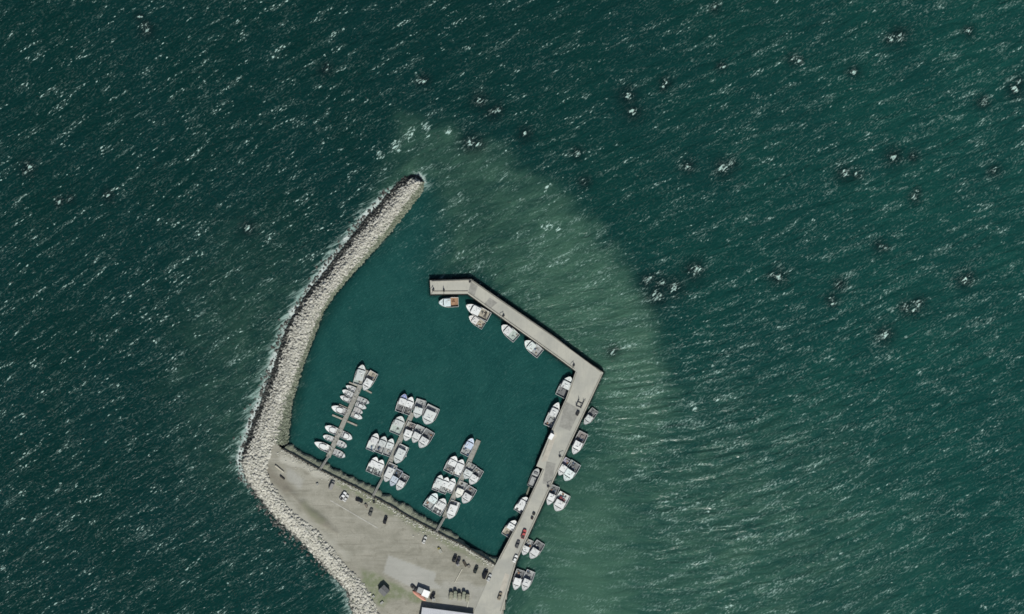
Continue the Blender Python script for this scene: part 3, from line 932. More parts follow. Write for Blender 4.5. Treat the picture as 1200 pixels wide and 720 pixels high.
        rf_y = r.choice([-.5, .5]) * hwid
        MB().box((xm - .8 * sz, rf_y, rz1 + .25), (1.3 * sz, .6 * sz, .26)).build('life_raft', mat(r.choice([WHT, (0.45, .44, .4), (0.5, .5, .48), (.3, .3, .3)]), .6, .1, 1), wh)
        # deck fittings
        xe = (.20 - .5) * L
        ke = r.uniform(.6, 1.05)
        MB().box((xe + r.uniform(-.05, .1) * L, r.uniform(-.1, .1) * B, zd + .28 * sz), (1.9 * sz, 1.4 * sz, .56 * sz), 0, (.92, .92)).build('engine_box', mat(tuple(c_ * ke for c_ in deckc), .7, .2, 2), t)
        MB().box(((.86 - .5) * L, 0, zfd(.86) + .14 * sz), (.7 * sz, .7 * sz, .16 * sz), 0, (.9, .9)).build('bow_hatch', mat(tuple(c_ * .82 for c_ in roofc), .5, .1, 2), t)
        MB().cyl(((.95 - .5) * L, 0, zfd(.95)), ((.95 - .5) * L, 0, zfd(.95) + .4 * sz), .09 * sz, n=7).build('bollard', STEEL, t)
        yh = r.choice([-1, 1]) * (B / 2 - .55 * sz)
        MB().cyl((x0 - .5 * sz, yh, zd), (x0 - .5 * sz, yh, zr(.4) + .7 * sz), .08, n=6).cyl((x0 - .5 * sz, yh - .12, zr(.4) + .6 * sz), (x0 - .5 * sz, yh + .12, zr(.4) + .6 * sz), .3 * sz, n=10).build('trap_hauler', STEEL, t)
        if 'hatches' in opt:
            for kx in (.09, .24):
                for ky in (-.22, .06, .30):
                    MB().box(((kx - .5) * L, ky * B, zd + .18), (.11 * L, .2 * B, .3)).build('fish_hatch', mat((0.06, .065, .07), .7, .2, 2), t)
        else:
            for k in range(r.randint(1, 4)):
                cc = r.choice([(0.10, .11, .12), (0.05, .09, .16), (0.42, .43, .42), (0.30, .27, .22), (0.08, .08, .08), (0.25, .12, .06)])
                MB().box(((r.uniform(.06, .36) - .5) * L, r.uniform(-.34, .34) * B, zd + .25), (r.uniform(.7, 1.2), r.uniform(.6, 1.0), .5), r.uniform(-.2, .2), (.95, .95)).build('bait_box', mat(cc, .7, .2, 2), t)
        if kind == 'trawl':
            g = MB()
            for y in (-1, 1):
                g.cyl((-L / 2 + 1.0, y * B * .40, zd), (-L / 2 + 1.0, y * B * .34, zd + 4.2), .12, n=7)
            g.cyl((-L / 2 + 1.0, -B * .36, zd + 4.1), (-L / 2 + 1.0, B * .36, zd + 4.1), .12, n=7)
            g.build('gantry', mat((0.30, .29, .27), .6, .3, 1.5), t)
            MB().cyl((-L / 2 + 2.6, -B * .22, zd + .7), (-L / 2 + 2.6, B * .22, zd + .7), .6, n=12).build('net_drum', mat((0.16, .14, .12), .8, .4, 3), t)
            MB().cyl((x0 - .3, 0, zh + .2), (-L / 2 + .6, B * .2, zh + 2.2), .09, .06, 6).build('boom', STEEL, t)
    elif kind == 'cuddy':
        sheet(th, .985, zfd, 'foredeck', FD, camber=.22)
        x0, x1 = (.30 - .5) * L, (.74 - .5) * L
        cb = MB()
        hwid = B * .36
        base = [(x0, -hwid), (x0 + (x1 - x0) * .6, -hwid), (x1, -hwid * .55), (x1, hwid * .55), (x0 + (x1 - x0) * .6, hwid), (x0, hwid)]
        zc = zr(.5) + .55
        cb.loft([[(x, y, zd) for x, y in base], [(x, y, zr(.5)) for x, y in base], [(x0 + (x - x0) * .8, y * .86, zc) for x, y in base]], True, True, True)
        ch = cb.build('cabin', mat(roofc, .45, .1, 1.5), t)
        MB().loft([[(x + .02, y * 1.02, zr(.5) + .1) for x, y in base[:]], [(x0 + (x - x0) * .86 + .02, y * .93, zc - .14) for x, y in base[:]]], False).build('window_band', GLASS, ch)
        for y in (-.22, .22):
            MB().box(((.12 - .5) * L, y * B, zd + .22), (.5, .5, .4)).build('seat', mat(GREY, .8, .2, 2), t)
    elif kind == 'barge':
        sheet(.6, .985, zfd, 'foredeck', FD, camber=.1)
        MB().box(((.74 - .5) * L, 0, zd + 1.2), (.14 * L, B * .6, 2.0), 0, (.9, .9)).build('deckhouse', mat(DGREY, .6, .2, 1), t)
        MB().box(((.3 - .5) * L, 0, zd + .5), (.44 * L, B * .72, .9), 0, (.97, .97)).build('covered_hold', mat(deckc, .8, .25, 1), t)
    else:
        sheet(th, .985, zfd, 'foredeck', FD, camber=.1)
        for k in (.30, .56):
            y = hw(k) - rc
            MB().box(((k - .5) * L, 0, zr(k) - .16), (.32, 2 * y, .06)).build('thwart', mat(roofc, .7, .15, 2), t)
        if 'console' in opt:
            MB().box((0, 0, zd + .45), (.7, .8, .9), 0, (.7, .9)).build('console', mat(roofc, .5, .1, 2), t)
    if small and 'noengine' not in opt:
        om = MB().box((-L / 2 - .18, 0, zr(0) + .22), (.42, .32, .42), 0, (.8, .8)).box((-L / 2 - .16, 0, zr(0) - .35), (.16, .14, .9))
        om.build('outboard_motor', mat(r.choice([(0.015, .015, .017), (0.02, .02, .022), (0.35, .35, .36)]), .4, .1, 3), t)
    return t


def boats(rows, group):
    for row in rows:
        boat(*row[:8], group, row[8] if len(row) > 8 else ())


GA_ = 'small boats moored at the skiff float'
boats([
    ((425.6, 427.5), (419.2, 451), 10.5, 'fish', PALE, GREEN, PALE, 'grey-green flat decked boat at the outer end of the skiff float, breakwater side', ('aftroof',)),
    ((426.5, 457.5), (438.7, 436.5), 10, 'fish', WHT, TAN, WHT, 'white cabin boat with beige stern deck at the outer end of the skiff float'),
    ((405.6, 452.3), (420.5, 459), 5.2, 'skiff', PALE, GREY, WHT, 'slim pale skiff beside the outermost thin finger of the skiff float', ('console',)),
    ((401.5, 457.5), (415.8, 465.3), 6.2, 'skiff', WHT, GREY, WHT, 'white open skiff second from the outer finger, breakwater side', ('console',)),
    ((398.8, 464.5), (411, 470.6), 5.4, 'cuddy', WHT, GREY, WHT, 'small white cuddy boat between a skiff and an empty berth, breakwater side'),
    ((388.8, 476.8), (406.5, 484), 8, 'cuddy', WHT, DGREY, WHT, 'bright white boat with a rounded bow just above the long pale finger float', ('console',)),
    ((432.8, 472.5), (419, 467.3), 6, 'skiff', PALE, DGREY, PALE, 'pale open boat, outermost of the four below the short finger, wharf side', ('console',)),
    ((429.3, 478.6), (416.8, 473.6), 5.8, 'cuddy', WHT, GREY, WHT, 'small white boat second below the short outer finger, wharf side'),
    ((425, 484.2), (414.6, 479.6), 5.6, 'skiff', WHT, BROWN, WHT, 'white skiff with a brownish deck, third below the short outer finger'),
    ((424.6, 490.4), (411.8, 485.4), 6, 'cuddy', WHT, TAN, WHT, 'bright white boat just above the pale wharf side finger float'),
    ((381.2, 500), (397.3, 507.3), 8, 'cuddy', WHT, GREY, WHT, 'broad white boat, first below the long finger float on the breakwater side'),
    ((378.8, 511), (391.6, 515.8), 6, 'skiff', WHT, GREY, WHT, 'short white skiff between a broad white boat and a long pointed white one', ('console',)),
    ((368.8, 518.5), (387.2, 527.5), 8.4, 'cuddy', WHT, WHT, WHT, 'long white sharp bowed boat nearest the shore at the skiff float', ('sharp',)),
    ((412.8, 514.3), (399.2, 508.3), 8, 'cuddy', WHT, DGREY, WHT, 'white boat, first below the finger float on the wharf side'),
    ((406.4, 523.6), (395, 518.6), 7, 'skiff', PALE, GREY, PALE, 'pale grey skiff between two others near shore on the wharf side', ('console',)),
    ((404.6, 535.3), (391, 529.2), 7.4, 'skiff', PALE, DGREY, WHT, 'light grey open boat nearest the shore on the wharf side of the skiff float', ('console',)),
], GA_)
GB_ = 'fishing boats rafted at the middle float'
boats([
    ((475, 461.8), (467.8, 483), 9.6, 'fish', WHT, DGREY, WHT, 'white fishing boat with a blue bow at the outer end of the middle float', ('bluebow',)),
    ((483, 465.2), (475.4, 485.6), 9.4, 'fish', WHT, DGREY, WHT, 'white fishing boat between the blue bowed boat and the middle float'),
    ((471, 487.8), (462.5, 508.3), 12.6, 'fish', PALE, GREEN, PALE, 'broad grey-green decked boat lying alone on the breakwater side of the middle float', ()),
    ((442.2, 507.8), (433.6, 528), 9.8, 'fish', PALE, PALE, WHT, 'pale decked boat, outer one of three rafted on the breakwater side'),
    ((451.6, 511.4), (443.6, 531), 9.6, 'fish', WHT, GREY, PALE, 'grey decked boat in the middle of three rafted at the middle float'),
    ((460, 514), (452.4, 534.2), 9.2, 'fish', PALE, GREY, PALE, 'pale boat against the middle float, inner one of three rafted'),
    ((441.6, 535.6), (433.2, 554), 9.4, 'fish', WHT, PALE, WHT, 'white boat with dark deck hatches, outer of two rafted near shore', ('hatches',)),
    ((448.4, 538.8), (440.8, 557.2), 9.2, 'fish', WHT, PALE, WHT, 'white boat with dark deck hatches, against the middle float near shore', ('hatches',)),
    ((487.6, 490), (494.2, 468.6), 11, 'fish', WHT, GREY, PALE, 'grey decked boat against the outer end of the middle float, wharf side'),
    ((498.6, 497.2), (508.6, 476.6), 14.6, 'fish', WHT, GREY, PALE, 'widest boat at the middle float, pale bow, outermost on the wharf side', ('aftroof',)),
    ((475, 516.8), (483.4, 495.8), 10, 'fish', WHT, BROWN, WHT, 'white boat with a brown stern deck, against the middle float'),
    ((484.4, 518.8), (493.8, 499.6), 9.8, 'fish', WHT, GREY, WHT, 'white boat in the middle of three rafted on the wharf side'),
    ((492, 524.8), (504.6, 505), 11.4, 'fish', WHT, DGREY, WHT, 'white boat with a rounded bow, outermost of three rafted on wharf side'),
    ((463.8, 543), (474.2, 522.4), 11.4, 'fish', WHT, PALE, PALE, 'pale boat with light stern deck lying alone on the wharf side', ('aftroof',)),
    ((451.6, 564.6), (461.2, 544), 9.8, 'fish', WHT, WHT, WHT, 'all white boat against the middle float nearest the gangway', ('aftroof',)),
    ((458.2, 569.6), (468.2, 550.6), 8.8, 'fish', BLUEW, DGREY, (0.56, .62, .70), 'bluish white boat in the middle of three rafted nearest the gangway'),
    ((465.6, 574.4), (475.8, 556.4), 9.2, 'fish', WHT, DGREY, WHT, 'white boat with dark deck, outermost of three nearest the gangway'),
], GB_)
MB_d = boat((476.2, 535.5), (472.3, 530.5), 3.2, 'skiff', PALE, GREY, WHT, 'tiny pale dinghy tucked beside a pale boat at the middle float', GB_, ('noengine',))
GC_ = 'fishing boats rafted at the float nearest the wharf'
boats([
    ((554, 513.6), (544, 533.4), 9.8, 'fish', PALE, GREY, BLUEW, 'boat with a bluish wheelhouse at the outer end of the grey float'),
    ((534.2, 534.6), (524.6, 553.6), 10.8, 'fish', WHT, DGREY, WHT, 'white boat with dark stern deck rafted outside an all white boat'),
    ((542.2, 538.4), (534.2, 557.8), 9.6, 'fish', WHT, WHT, WHT, 'all white boat against the grey float, second berth from the outer end', ('aftroof',)),
    ((517.4, 556.6), (510.4, 575.2), 8.8, 'fish', WHT, PALE, PALE, 'pale boat, outer one of three rafted on the grey float', ('aftroof',)),
    ((524.6, 559.2), (517.6, 578), 8.8, 'fish', WHT, GREY, WHT, 'white boat with grey deck in the middle of three at the grey float'),
    ((532.4, 560.8), (524.8, 577), 8.6, 'fish', WHT, WHT, WHT, 'white boat against the grey float, inner one of three rafted', ('aftroof',)),
    ((512, 578.2), (500, 595.4), 10.6, 'fish', (0.60, .68, .68), GREY, (0.62, .70, .70), 'pale aqua boat, outer of two rafted nearest the shore', ()),
    ((521.2, 584.2), (511, 602.2), 11.2, 'fish', WHT, WHT, WHT, 'white boat with dark hatches against the grey float nearest shore', ('hatches',)),
    ((544.8, 561.2), (554, 544), 10.6, 'fish', PALE, GREY, PALE, 'grey decked boat against the grey float, wharf side, second berth'),
    ((551, 567.6), (562.4, 549.8), 10.4, 'fish', WHT, DGREY, WHT, 'white boat with cluttered dark deck, outermost at the second berth, wharf side'),
    ((535.6, 583.4), (543.6, 565), 9.4, 'fish', WHT, GREY, (0.74, .74, .68), 'cream topped boat against the grey float, wharf side'),
    ((542.6, 589.6), (554.2, 571.4), 11, 'fish', WHT, DGREY, WHT, 'white boat with dark deck rafted outside the cream topped boat'),
    ((526, 608), (534.4, 587.6), 10.8, 'fish', WHT, WHT, WHT, 'white boat lying alone nearest the shore, wharf side of grey float', ('aftroof',)),
], GC_)
GP_ = 'boats moored along the concrete wharf'
boats([
    ((514.2, 355), (537.4, 354.2), 10.4, 'fish', PALE, (0.34, .20, .12), (0.58, .66, .68), 'pale boat with a rusty working deck under the end of the wharf'),
    ((546.4, 358), (573.4, 372.2), 11.2, 'trawl', WHT, TAN, WHT, 'large white trawler with a gantry against the upper arm of the wharf'),
    ((549.8, 370.8), (567, 382.4), 9, 'fish', PALE, TAN, (0.62, .60, .58), 'tan decked boat rafted outside the large white trawler'),
    ((588.2, 381.4), (605.4, 397.2), 11.2, 'fish', WHT, GREEN, WHT, 'white boat with pale green deck in the middle of the upper arm'),
    ((615.2, 399.8), (633.2, 415.2), 11.6, 'fish', WHT, GREY, (0.68, .74, .72), 'white boat with a dark deck box nearest the inner corner of the wharf', ()),
    ((668.6, 441.6), (656.6, 465), 12.4, 'fish', PALE, DGREY, PALE, 'grey boat tight in the inner corner of the wharf', ()),
    ((654.4, 471.6), (641.6, 499.4), 9.6, 'fish', WHT, GREY, WHT, 'slender white boat below the corner boat, harbour side of wharf', ()),
    ((630.6, 549), (621.4, 570.4), 7.4, 'barge', GREY, GREY, GREY, 'grey covered work barge tight against the harbour side of the wharf'),
    ((617.8, 582.6), (607, 600), 11.2, 'fish', WHT, WHT, WHT, 'all white boat below the grey work barge, harbour side of wharf', ('aftroof',)),
    ((604.2, 609.8), (592.4, 628), 10.8, 'fish', WHT, TAN, WHT, 'white boat with beige deck, harbour side of wharf nearest the shore', ()),
    ((684.8, 497.4), (697.6, 480.2), 8.6, 'fish', PALE, DGREY, PALE, 'small grey cluttered boat, northernmost on the open sea side', ()),
    ((671.6, 532.2), (684.2, 507), 10.8, 'fish', WHT, BROWN, WHT, 'white boat with a dark brown cluttered deck, open sea side of the wharf', ()),
    ((655, 557), (666.8, 538), 9, 'fish', WHT, (0.30, .28, .36), WHT, 'white boat with a purplish deck against the wharf, open sea side'),
    ((661.8, 563.4), (675.2, 542.2), 12.4, 'fish', (0.64, .70, .70), DGREY, (0.66, .73, .72), 'pale boat with dark cluttered deck rafted outside the purplish decked boat'),
    ((642, 591.8), (651.6, 569.6), 9, 'fish', WHT, DGREY, WHT, 'white boat against the wharf beside the red geared boat'),
    ((651.2, 598.8), (662.6, 578.6), 13.2, 'fish', WHT, PALE, WHT, 'white boat with reddish gear on deck rafted on the open sea side', ('redgear',)),
    ((613, 650.4), (620.8, 632.4), 8.8, 'fish', WHT, GREY, WHT, 'white boat against the wharf beside the red pickup'),
    ((621.6, 654.4), (634, 635.4), 10.6, 'fish', WHT, DGREY, WHT, 'white boat with dark deck rafted outside the one beside the red pickup'),
    ((603.2, 691), (610.6, 668), 9.8, 'fish', WHT, DGREY, WHT, 'white boat against the wharf, southernmost pair on the open sea side'),
    ((613.2, 692), (622.6, 669), 9.8, 'fish', WHT, GREY, WHT, 'white outer boat of the southernmost pair on the open sea side'),
], GP_)
# heaped red and dark gear on the boat by the wharf
for (px, py, cc, lb) in ((656.5, 583.5, (0.30, .07, .08), 'dark red net heap amidships on the white boat'), (660, 586.5, (0.50, .22, .22), 'faded pink net heap near the stern of the white boat'),
                         (653.5, 585.5, (0.14, .06, .06), 'brown net heap beside the wheelhouse of the white boat')):
    v, f, t = scatter_rocks(np.array([[*W(px + dx, py + dy), 1.15 + dz] for dx, dy, dz in ((0, 0, 0.1), (1.4, .8, 0), (-1.3, .7, 0), (.5, -1.3, 0), (1.8, -.8, -.1))]), np.array([.75, .6, .55, .6, .45]))
    o = np_mesh('net_heap', v, f, mat(cc, .9, .5, 3), smooth=True)
    o['label'], o['category'], o['group'] = lb, 'fishing net', 'net heaps on the boat'

# ------------------------------------------------------------------ vehicles
TYRE = mat((0.012, 0.012, 0.012), 0.85, 0.2, 3)
RIM = mat((0.35, 0.35, 0.36), 0.35, 0.1, 3, .6)
LAMP = mat((0.75, 0.75, 0.72), 0.2, 0.05, 3)
TAIL = mat((0.30, 0.012, 0.012), 0.3, 0.1, 3)


def rrect(x0, x1, hw_, z, r=.18):
    return [(x0, -hw_ + r, z), (x0 + r, -hw_, z), (x1 - r * 2, -hw_, z), (x1, -hw_ + r * 2.2, z), (x1, hw_ - r * 2.2, z), (x1 - r * 2, hw_, z), (x0 + r, hw_, z), (x0, hw_ - r, z)]


def vehicle(px, py, hd, kind, colr_, label, name=None, group='vehicles parked on the apron and wharf', z=Z_LAND + .03):
    x, y = W(px, py)
    ang = math.atan2(-hd[1], hd[0])
    t = thing(name or {'car': 'parked_car', 'pickup': 'pickup_truck', 'van': 'parked_van'}[kind], label, {'car': 'car', 'pickup': 'pickup', 'van': 'van'}[kind], (x, y, z), ang, group)
    L, hw_ = {'car': (4.5, .9), 'pickup': (5.5, .98), 'van': (5.4, 1.02)}[kind]
    B = mat(colr_, .3, .06, 1.2)
    h = L / 2
    if kind == 'van':
        MB().loft([rrect(-h, h, hw_ * .96, .35), rrect(-h, h, hw_, .7), rrect(-h, h - .15, hw_, 1.15)], True, True, True).loft(
            [rrect(-h, h - .9, hw_ * .985, 1.16), rrect(-h, h - 1.4, hw_ * .9, 2.05), rrect(-h + .1, h - 1.55, hw_ * .8, 2.15)], True, True, True).build('body', B, t)
        MB().add([(h - .93, -.85, 1.2), (h - .93, .85, 1.2), (h - 1.36, .76, 1.98), (h - 1.36, -.76, 1.98)], [(0, 1, 2, 3)]).build('windscreen', GLASS, t)
    elif kind == 'pickup':
        MB().loft([rrect(-h, h, hw_ * .95, .4), rrect(-h, h, hw_, .75), rrect(-h, h - .1, hw_, 1.08)], True, True, True).loft(
            [rrect(-.35, h - 1.35, hw_ * .96, 1.09), rrect(-.25, h - 1.95, hw_ * .82, 1.72), rrect(-.2, h - 2.0, hw_ * .76, 1.8)], True, True, True).build('body', B, t)
        MB().box((-h + 1.15, 0, 1.085), (2.0, 1.55, .02)).build('load_bed', mat((0.03, .03, .032), .8, .3, 2), t)
        for yy in (-1, 1):
            MB().box((-h + 1.15, yy * .87, 1.2), (2.25, .1, .26)).build('bed_side', B, t)
        MB().box((-h + .08, 0, 1.2), (.1, 1.6, .26)).build('tailgate', B, t)
        MB().add([(h - 1.33, -.80, 1.13), (h - 1.33, .80, 1.13), (h - 1.9, .70, 1.69), (h - 1.9, -.70, 1.69)], [(0, 1, 2, 3)]).build('windscreen', GLASS, t)
    else:
        MB().loft([rrect(-h, h, hw_ * .94, .3), rrect(-h, h, hw_, .6), rrect(-h + .05, h - .1, hw_ * .97, .9)], True, True, True).build('body', B, t)
        cab = [rrect(-h + .75, h - 1.25, hw_ * .93, .905, .14), rrect(-h + 1.2, h - 2.05, hw_ * .74, 1.40, .12)]
        gl = MB().loft(cab, True, True, True).build('windows', GLASS, t)
        MB().loft([rrect(-h + 1.15, h - 2.0, hw_ * .75, 1.403, .12), rrect(-h + 1.25, h - 2.1, hw_ * .68, 1.45, .12)], True, True, True).build('roof', B, t)
    for sx_ in (-1, 1):
        for sy_ in (-1, 1):
            wx, wy = sx_ * L * .31, sy_ * (hw_ - .06)
            ty = MB().cyl((wx, wy - .1, .33), (wx, wy + .1, .33), .33, n=12).build('wheel', TYRE, t)
            MB().cyl((wx, wy + sy_ * .101, .33), (wx, wy + sy_ * .115, .33), .2, n=10).build('rim', RIM, ty)
    for sy_ in (-1, 1):
        MB().box((h + .0, sy_ * hw_ * .62, .68), (.06, .3, .14)).build('headlight', LAMP, t)
        MB().box((-h - .0, sy_ * hw_ * .72, .72), (.06, .24, .16)).build('tail_light', TAIL, t)
    return t


UP = (0.4, -0.92)
KB, KG, KW = (0.012, 0.012, 0.014), (0.16, 0.165, 0.17), (0.72, 0.72, 0.72)
vehicle(389.6, 568.5, UP, 'van', (0.26, .25, .24), 'grey van parked alone between the first gangway and the timber wall')
vehicle(402.6, 581, (0.55, -.83), 'pickup', KW, 'white pickup with a dark bed, next along from the grey van')
vehicle(406, 583.5, (0.55, -.83), 'car', (0.55, .55, .54), 'pale car parked tight beside the white pickup')
vehicle(421.5, 586.2, (0.93, .36), 'car', KB, 'black car parked lengthwise near the middle gangway')
vehicle(435, 600, (0.35, -.93), 'car', (0.10, .10, .09), 'dark grey car parked just below the middle gangway')
vehicle(452, 609.2, (0.3, -.95), 'car', KB, 'black car parked past the middle gangway on open gravel')
vehicle(533, 654, UP, 'car', KB, 'black car, one of two side by side under the bank wall')
vehicle(537.2, 656.8, UP, 'car', (0.03, .03, .04), 'dark car with white stuff behind it, beside the black one')
vehicle(557.8, 667, UP, 'car', (0.02, .025, .02), 'single small dark car near the root of the wharf')
vehicle(568.8, 672.5, UP, 'van', KB, 'black van parked where the wharf meets the apron')
vehicle(573.4, 676.5, UP, 'car', (0.45, .46, .46), 'light grey car beside the black van at the wharf root')
for k, ((x, y), lb) in enumerate(zip(((528.6, 697.2), (533.6, 696), (538.6, 698.4), (543.6, 696.8), (548, 699.6)),
                           ('tan covered gear stack, farthest from the wharf in the row of five', 'tan covered gear stack, second in the row from the orange hull side', 'tan covered gear stack in the middle of the row of five',
                            'tan covered gear stack, second in the row from the wharf side', 'tan covered gear stack, nearest the wharf in the row of five'))):
    t = thing('gear_stack', lb, 'gear stack', (*W(x, y), Z_LAND + .02), -.12 + .05 * (k % 3), 'covered gear stacks in front of the warehouse')
    hh = 2.2 + .3 * ((k * 7) % 3) / 2
    MB().box((0, 0, .12), (2.1, 4.6, .2)).build('pallet', WOOD_D, t)
    rg = []
    for f_, e in ((.23, 1.0), (.5, 1.02), (.8, .97), (.95, .85), (1.0, .55)):
        rg.append([(1.05 * e * max(-1, min(1, 1.25 * math.cos(g))), 2.3 * (e if f_ < .9 else e * 1.05) * max(-1, min(1, 1.25 * math.sin(g))), hh * f_ + .06 * math.sin(3 * g + k)) for g in np.linspace(0, 2 * PI, 20, endpoint=False)])
    MB().loft(rg, True, True, True).build('tarpaulin', mat((0.27 - .02 * (k % 2), .265, .20), .85, .25, .8), t)
    MB().box((0, .6, hh * .5 + .1), (2.24, .07, hh * 1.0)).build('lashing', mat((0.2, .19, .16), .8, .2, 2), t)
for (x, y, w0, w1, hh, cw, cr0, lb) in ((499.4, 694.6, 3.9, 3.7, 2.5, (.6, .6, .6), (.82, .82, .82), 'square white roofed cabin standing against the long orange hull'),
                                       (492.6, 691, 2.9, 3.0, 2.3, (.22, .22, .22), (.30, .31, .31), 'small grey roofed cabin beside the white one by the orange hull')):
    t = thing('site_cabin', lb, 'cabin', (*W(x, y), Z_LAND), math.radians(-22), 'cabins beside the orange hull')
    MB().box((0, 0, hh / 2), (w0, w1, hh)).build('walls', mat(cw, .7, .1, 1), t)
    MB().loft([[(-w0 / 2 - .1, -w1 / 2 - .1, hh + .003), (w0 / 2 + .1, -w1 / 2 - .1, hh + .003), (w0 / 2 + .1, w1 / 2 + .1, hh + .003), (-w0 / 2 - .1, w1 / 2 + .1, hh + .003)],
               [(-w0 / 2 - .1, -w1 / 2 - .1, hh + .1), (w0 / 2 + .1, -w1 / 2 - .1, hh + .1), (w0 / 2 + .1, w1 / 2 + .1, hh + .22), (-w0 / 2 - .1, w1 / 2 + .1, hh + .22)]], True, True, True).build('roof', mat(cr0, .5, .06, 1), t)
    d_ = MB().box((.3, w1 / 2 + .03, 1.0), (.9, .06, 1.95)).build('door', mat((.25, .28, .3), .6, .1, 1), t)
    MB().cyl((.6, w1 / 2 + .06, 1.0), (.6, w1 / 2 + .11, 1.0), .05, n=8).build('handle', STEEL, d_)
    MB().box((-w0 * .3, w1 / 2 + .025, 1.5), (.7, .05, .6)).build('window', GLASS, t)
vehicle(507.2, 697.6, (0.5, -.86), 'car', KB, 'black car between the white cabin and the gear stacks')
vehicle(485.5, 688.5, (0.75, .66), 'car', (0.05, .05, .05), 'dark car at the tip of the long orange hull')
vehicle(613.8, 625.4, (0.33, -.94), 'pickup', (0.42, .085, .085), 'red pickup parked on the wharf beside moored boats', z=Z_PIER + .01)
vehicle(606.6, 637.5, (0.38, -.92), 'car', (0.09, .09, .09), 'dark grey car on the wharf behind the red pickup', z=Z_PIER + .01)
vehicle(603.8, 654.2, (0.38, -.92), 'car', (0.74, .74, .73), 'white car on the wharf near its root', z=Z_PIER + .01)
vehicle(585.8, 698, (0.33, -.94), 'car', (0.22, .19, .14), 'tan car on the wharf root near the southern frame edge', z=Z_PIER + .01)
vehicle(497.8, 632.5, UP, 'car', (0.50, .50, .48), 'pale car alone just below the third gangway')

# upturned orange hull
a, b2 = np.array(W(483.6, 691.6)), np.array(W(499.4, 703.4))
L = np.linalg.norm(b2 - a)
oh = thing('upturned_hull', 'long faded orange upturned boat hull lying beside the white cabin', 'boat hull', (*(a + b2) / 2, Z_LAND), math.atan2(*(b2 - a)[::-1]))
rings = []
for k in np.linspace(0, 1, 13):
    hw_ = 1.15 * max(1 - abs(2 * k - 1) ** 3.2, .04) ** .6
    rings.append([((k - .5) * L, hw_ * math.cos(g), .9 * math.sin(g) * (hw_ / 1.15) ** .5) for g in np.linspace(0, PI, 9)])
MB().loft(rings, False, True, True).build('shell', mat((0.55, .255, .19), .6, .2, .8), oh, smooth=True)
MB().box((0, 0, .93), (L * .9, .12, .12)).build('keel', mat((0.42, .18, .13), .6, .2, 1), oh)

# ------------------------------------------------------------------ sheds and warehouse
SH = mat((0.13, .132, .135), .75, .25, .8)
sx, sy = W(450.5, 691.2)
sh = thing('grey_shed', 'small square dark grey shed standing in the grass beside the rocks', 'shed', (sx, sy, Z_LAND), math.radians(-45))
MB().box((0, 0, 1.3), (4.6, 4.6, 2.6)).build('walls', mat((0.06, .06, .065), .8, .2, 1), sh)
rf = MB().loft([[(-2.5, -2.5, 2.62), (2.5, -2.5, 2.62), (2.5, 2.5, 2.62), (-2.5, 2.5, 2.62)], [(-2.5, -.06, 3.15), (2.5, -.06, 3.15), (2.5, .06, 3.15), (-2.5, .06, 3.15)]], True, True, True).build('roof', SH, sh)
MB().box((0, 0, 3.2), (5.05, .3, .1)).build('ridge_cap', mat((0.16, .16, .165), .6, .2, 1), rf)
dr = MB().box((2.32, .6, 1.0), (.06, 1.0, 2.0)).build('door', mat((0.22, .21, .19), .7, .2, 1), sh)
MB().cyl((2.38, .95, 1.0), (2.42, .95, 1.0), .05, n=8).build('handle', STEEL, dr)
MB().box((-2.32, 0, 1.5), (.05, .9, .7)).build('window', GLASS, sh)

c0, c1 = np.array(W(495.2, 710.4)), np.array(W(556.0, 718.4))
ex = (c1 - c0) / np.linalg.norm(c1 - c0)
ang = math.atan2(ex[1], ex[0])
Lb, Wb, He = np.linalg.norm(c1 - c0), 18.0, 3.1
ey = np.array([ex[1], -ex[0]])
cen = (c0 + c1) / 2 + ey * Wb / 2
wh = thing('harbour_warehouse', 'low warehouse with a pale metal roof beside the orange hull', 'building', (*cen, Z_LAND), ang)
RF = mat((0.62, .62, .65), .5, .08, .25)
MB().box((0, 0, He / 2), (Lb - .8, Wb - .8, He)).build('walls', mat((0.50, .50, .48), .8, .2, .5), wh)
rb = MB().loft([[(x, -Wb / 2, He), (x, Wb / 2, He), (x, Wb / 2, He + .12), (x, 0, He + 2.0), (x, -Wb / 2, He + .12)] for x in (-Lb / 2, Lb / 2)], True, True, True).build('roof', RF, wh)
sm = MB()
for k in range(1, 30):
    x = -Lb / 2 + Lb * k / 30
    for s_ in (-1, 1):
        sm.add([(x - .04, s_ * Wb / 2, He + .125), (x + .04, s_ * Wb / 2, He + .125), (x + .04, s_ * .1, He + 2.03), (x - .04, s_ * .1, He + 2.03), (x, s_ * Wb / 2, He + .19), (x, s_ * .1, He + 2.09)], [(0, 4, 5, 3), (4, 1, 2, 5)])
sm.build('seams', RF, rb)
for x in (-9, 0, 9):
    MB().box((x, (Wb - .8) / 2 + .03, 1.35), (3.2, .08, 2.7)).build('roller_door', mat((0.3, .32, .34), .6, .15, 1), wh)
for x in (-13, -4.5, 4.5, 13):
    wf = MB().box((x, (Wb - .8) / 2 + .03, 1.8), (1.4, .08, 1.0)).build('window', mat(WHT, .6, .1, 1), wh)
    MB().box((x, (Wb - .8) / 2 + .075, 1.8), (1.2, .03, .8)).build('pane', GLASS, wf)

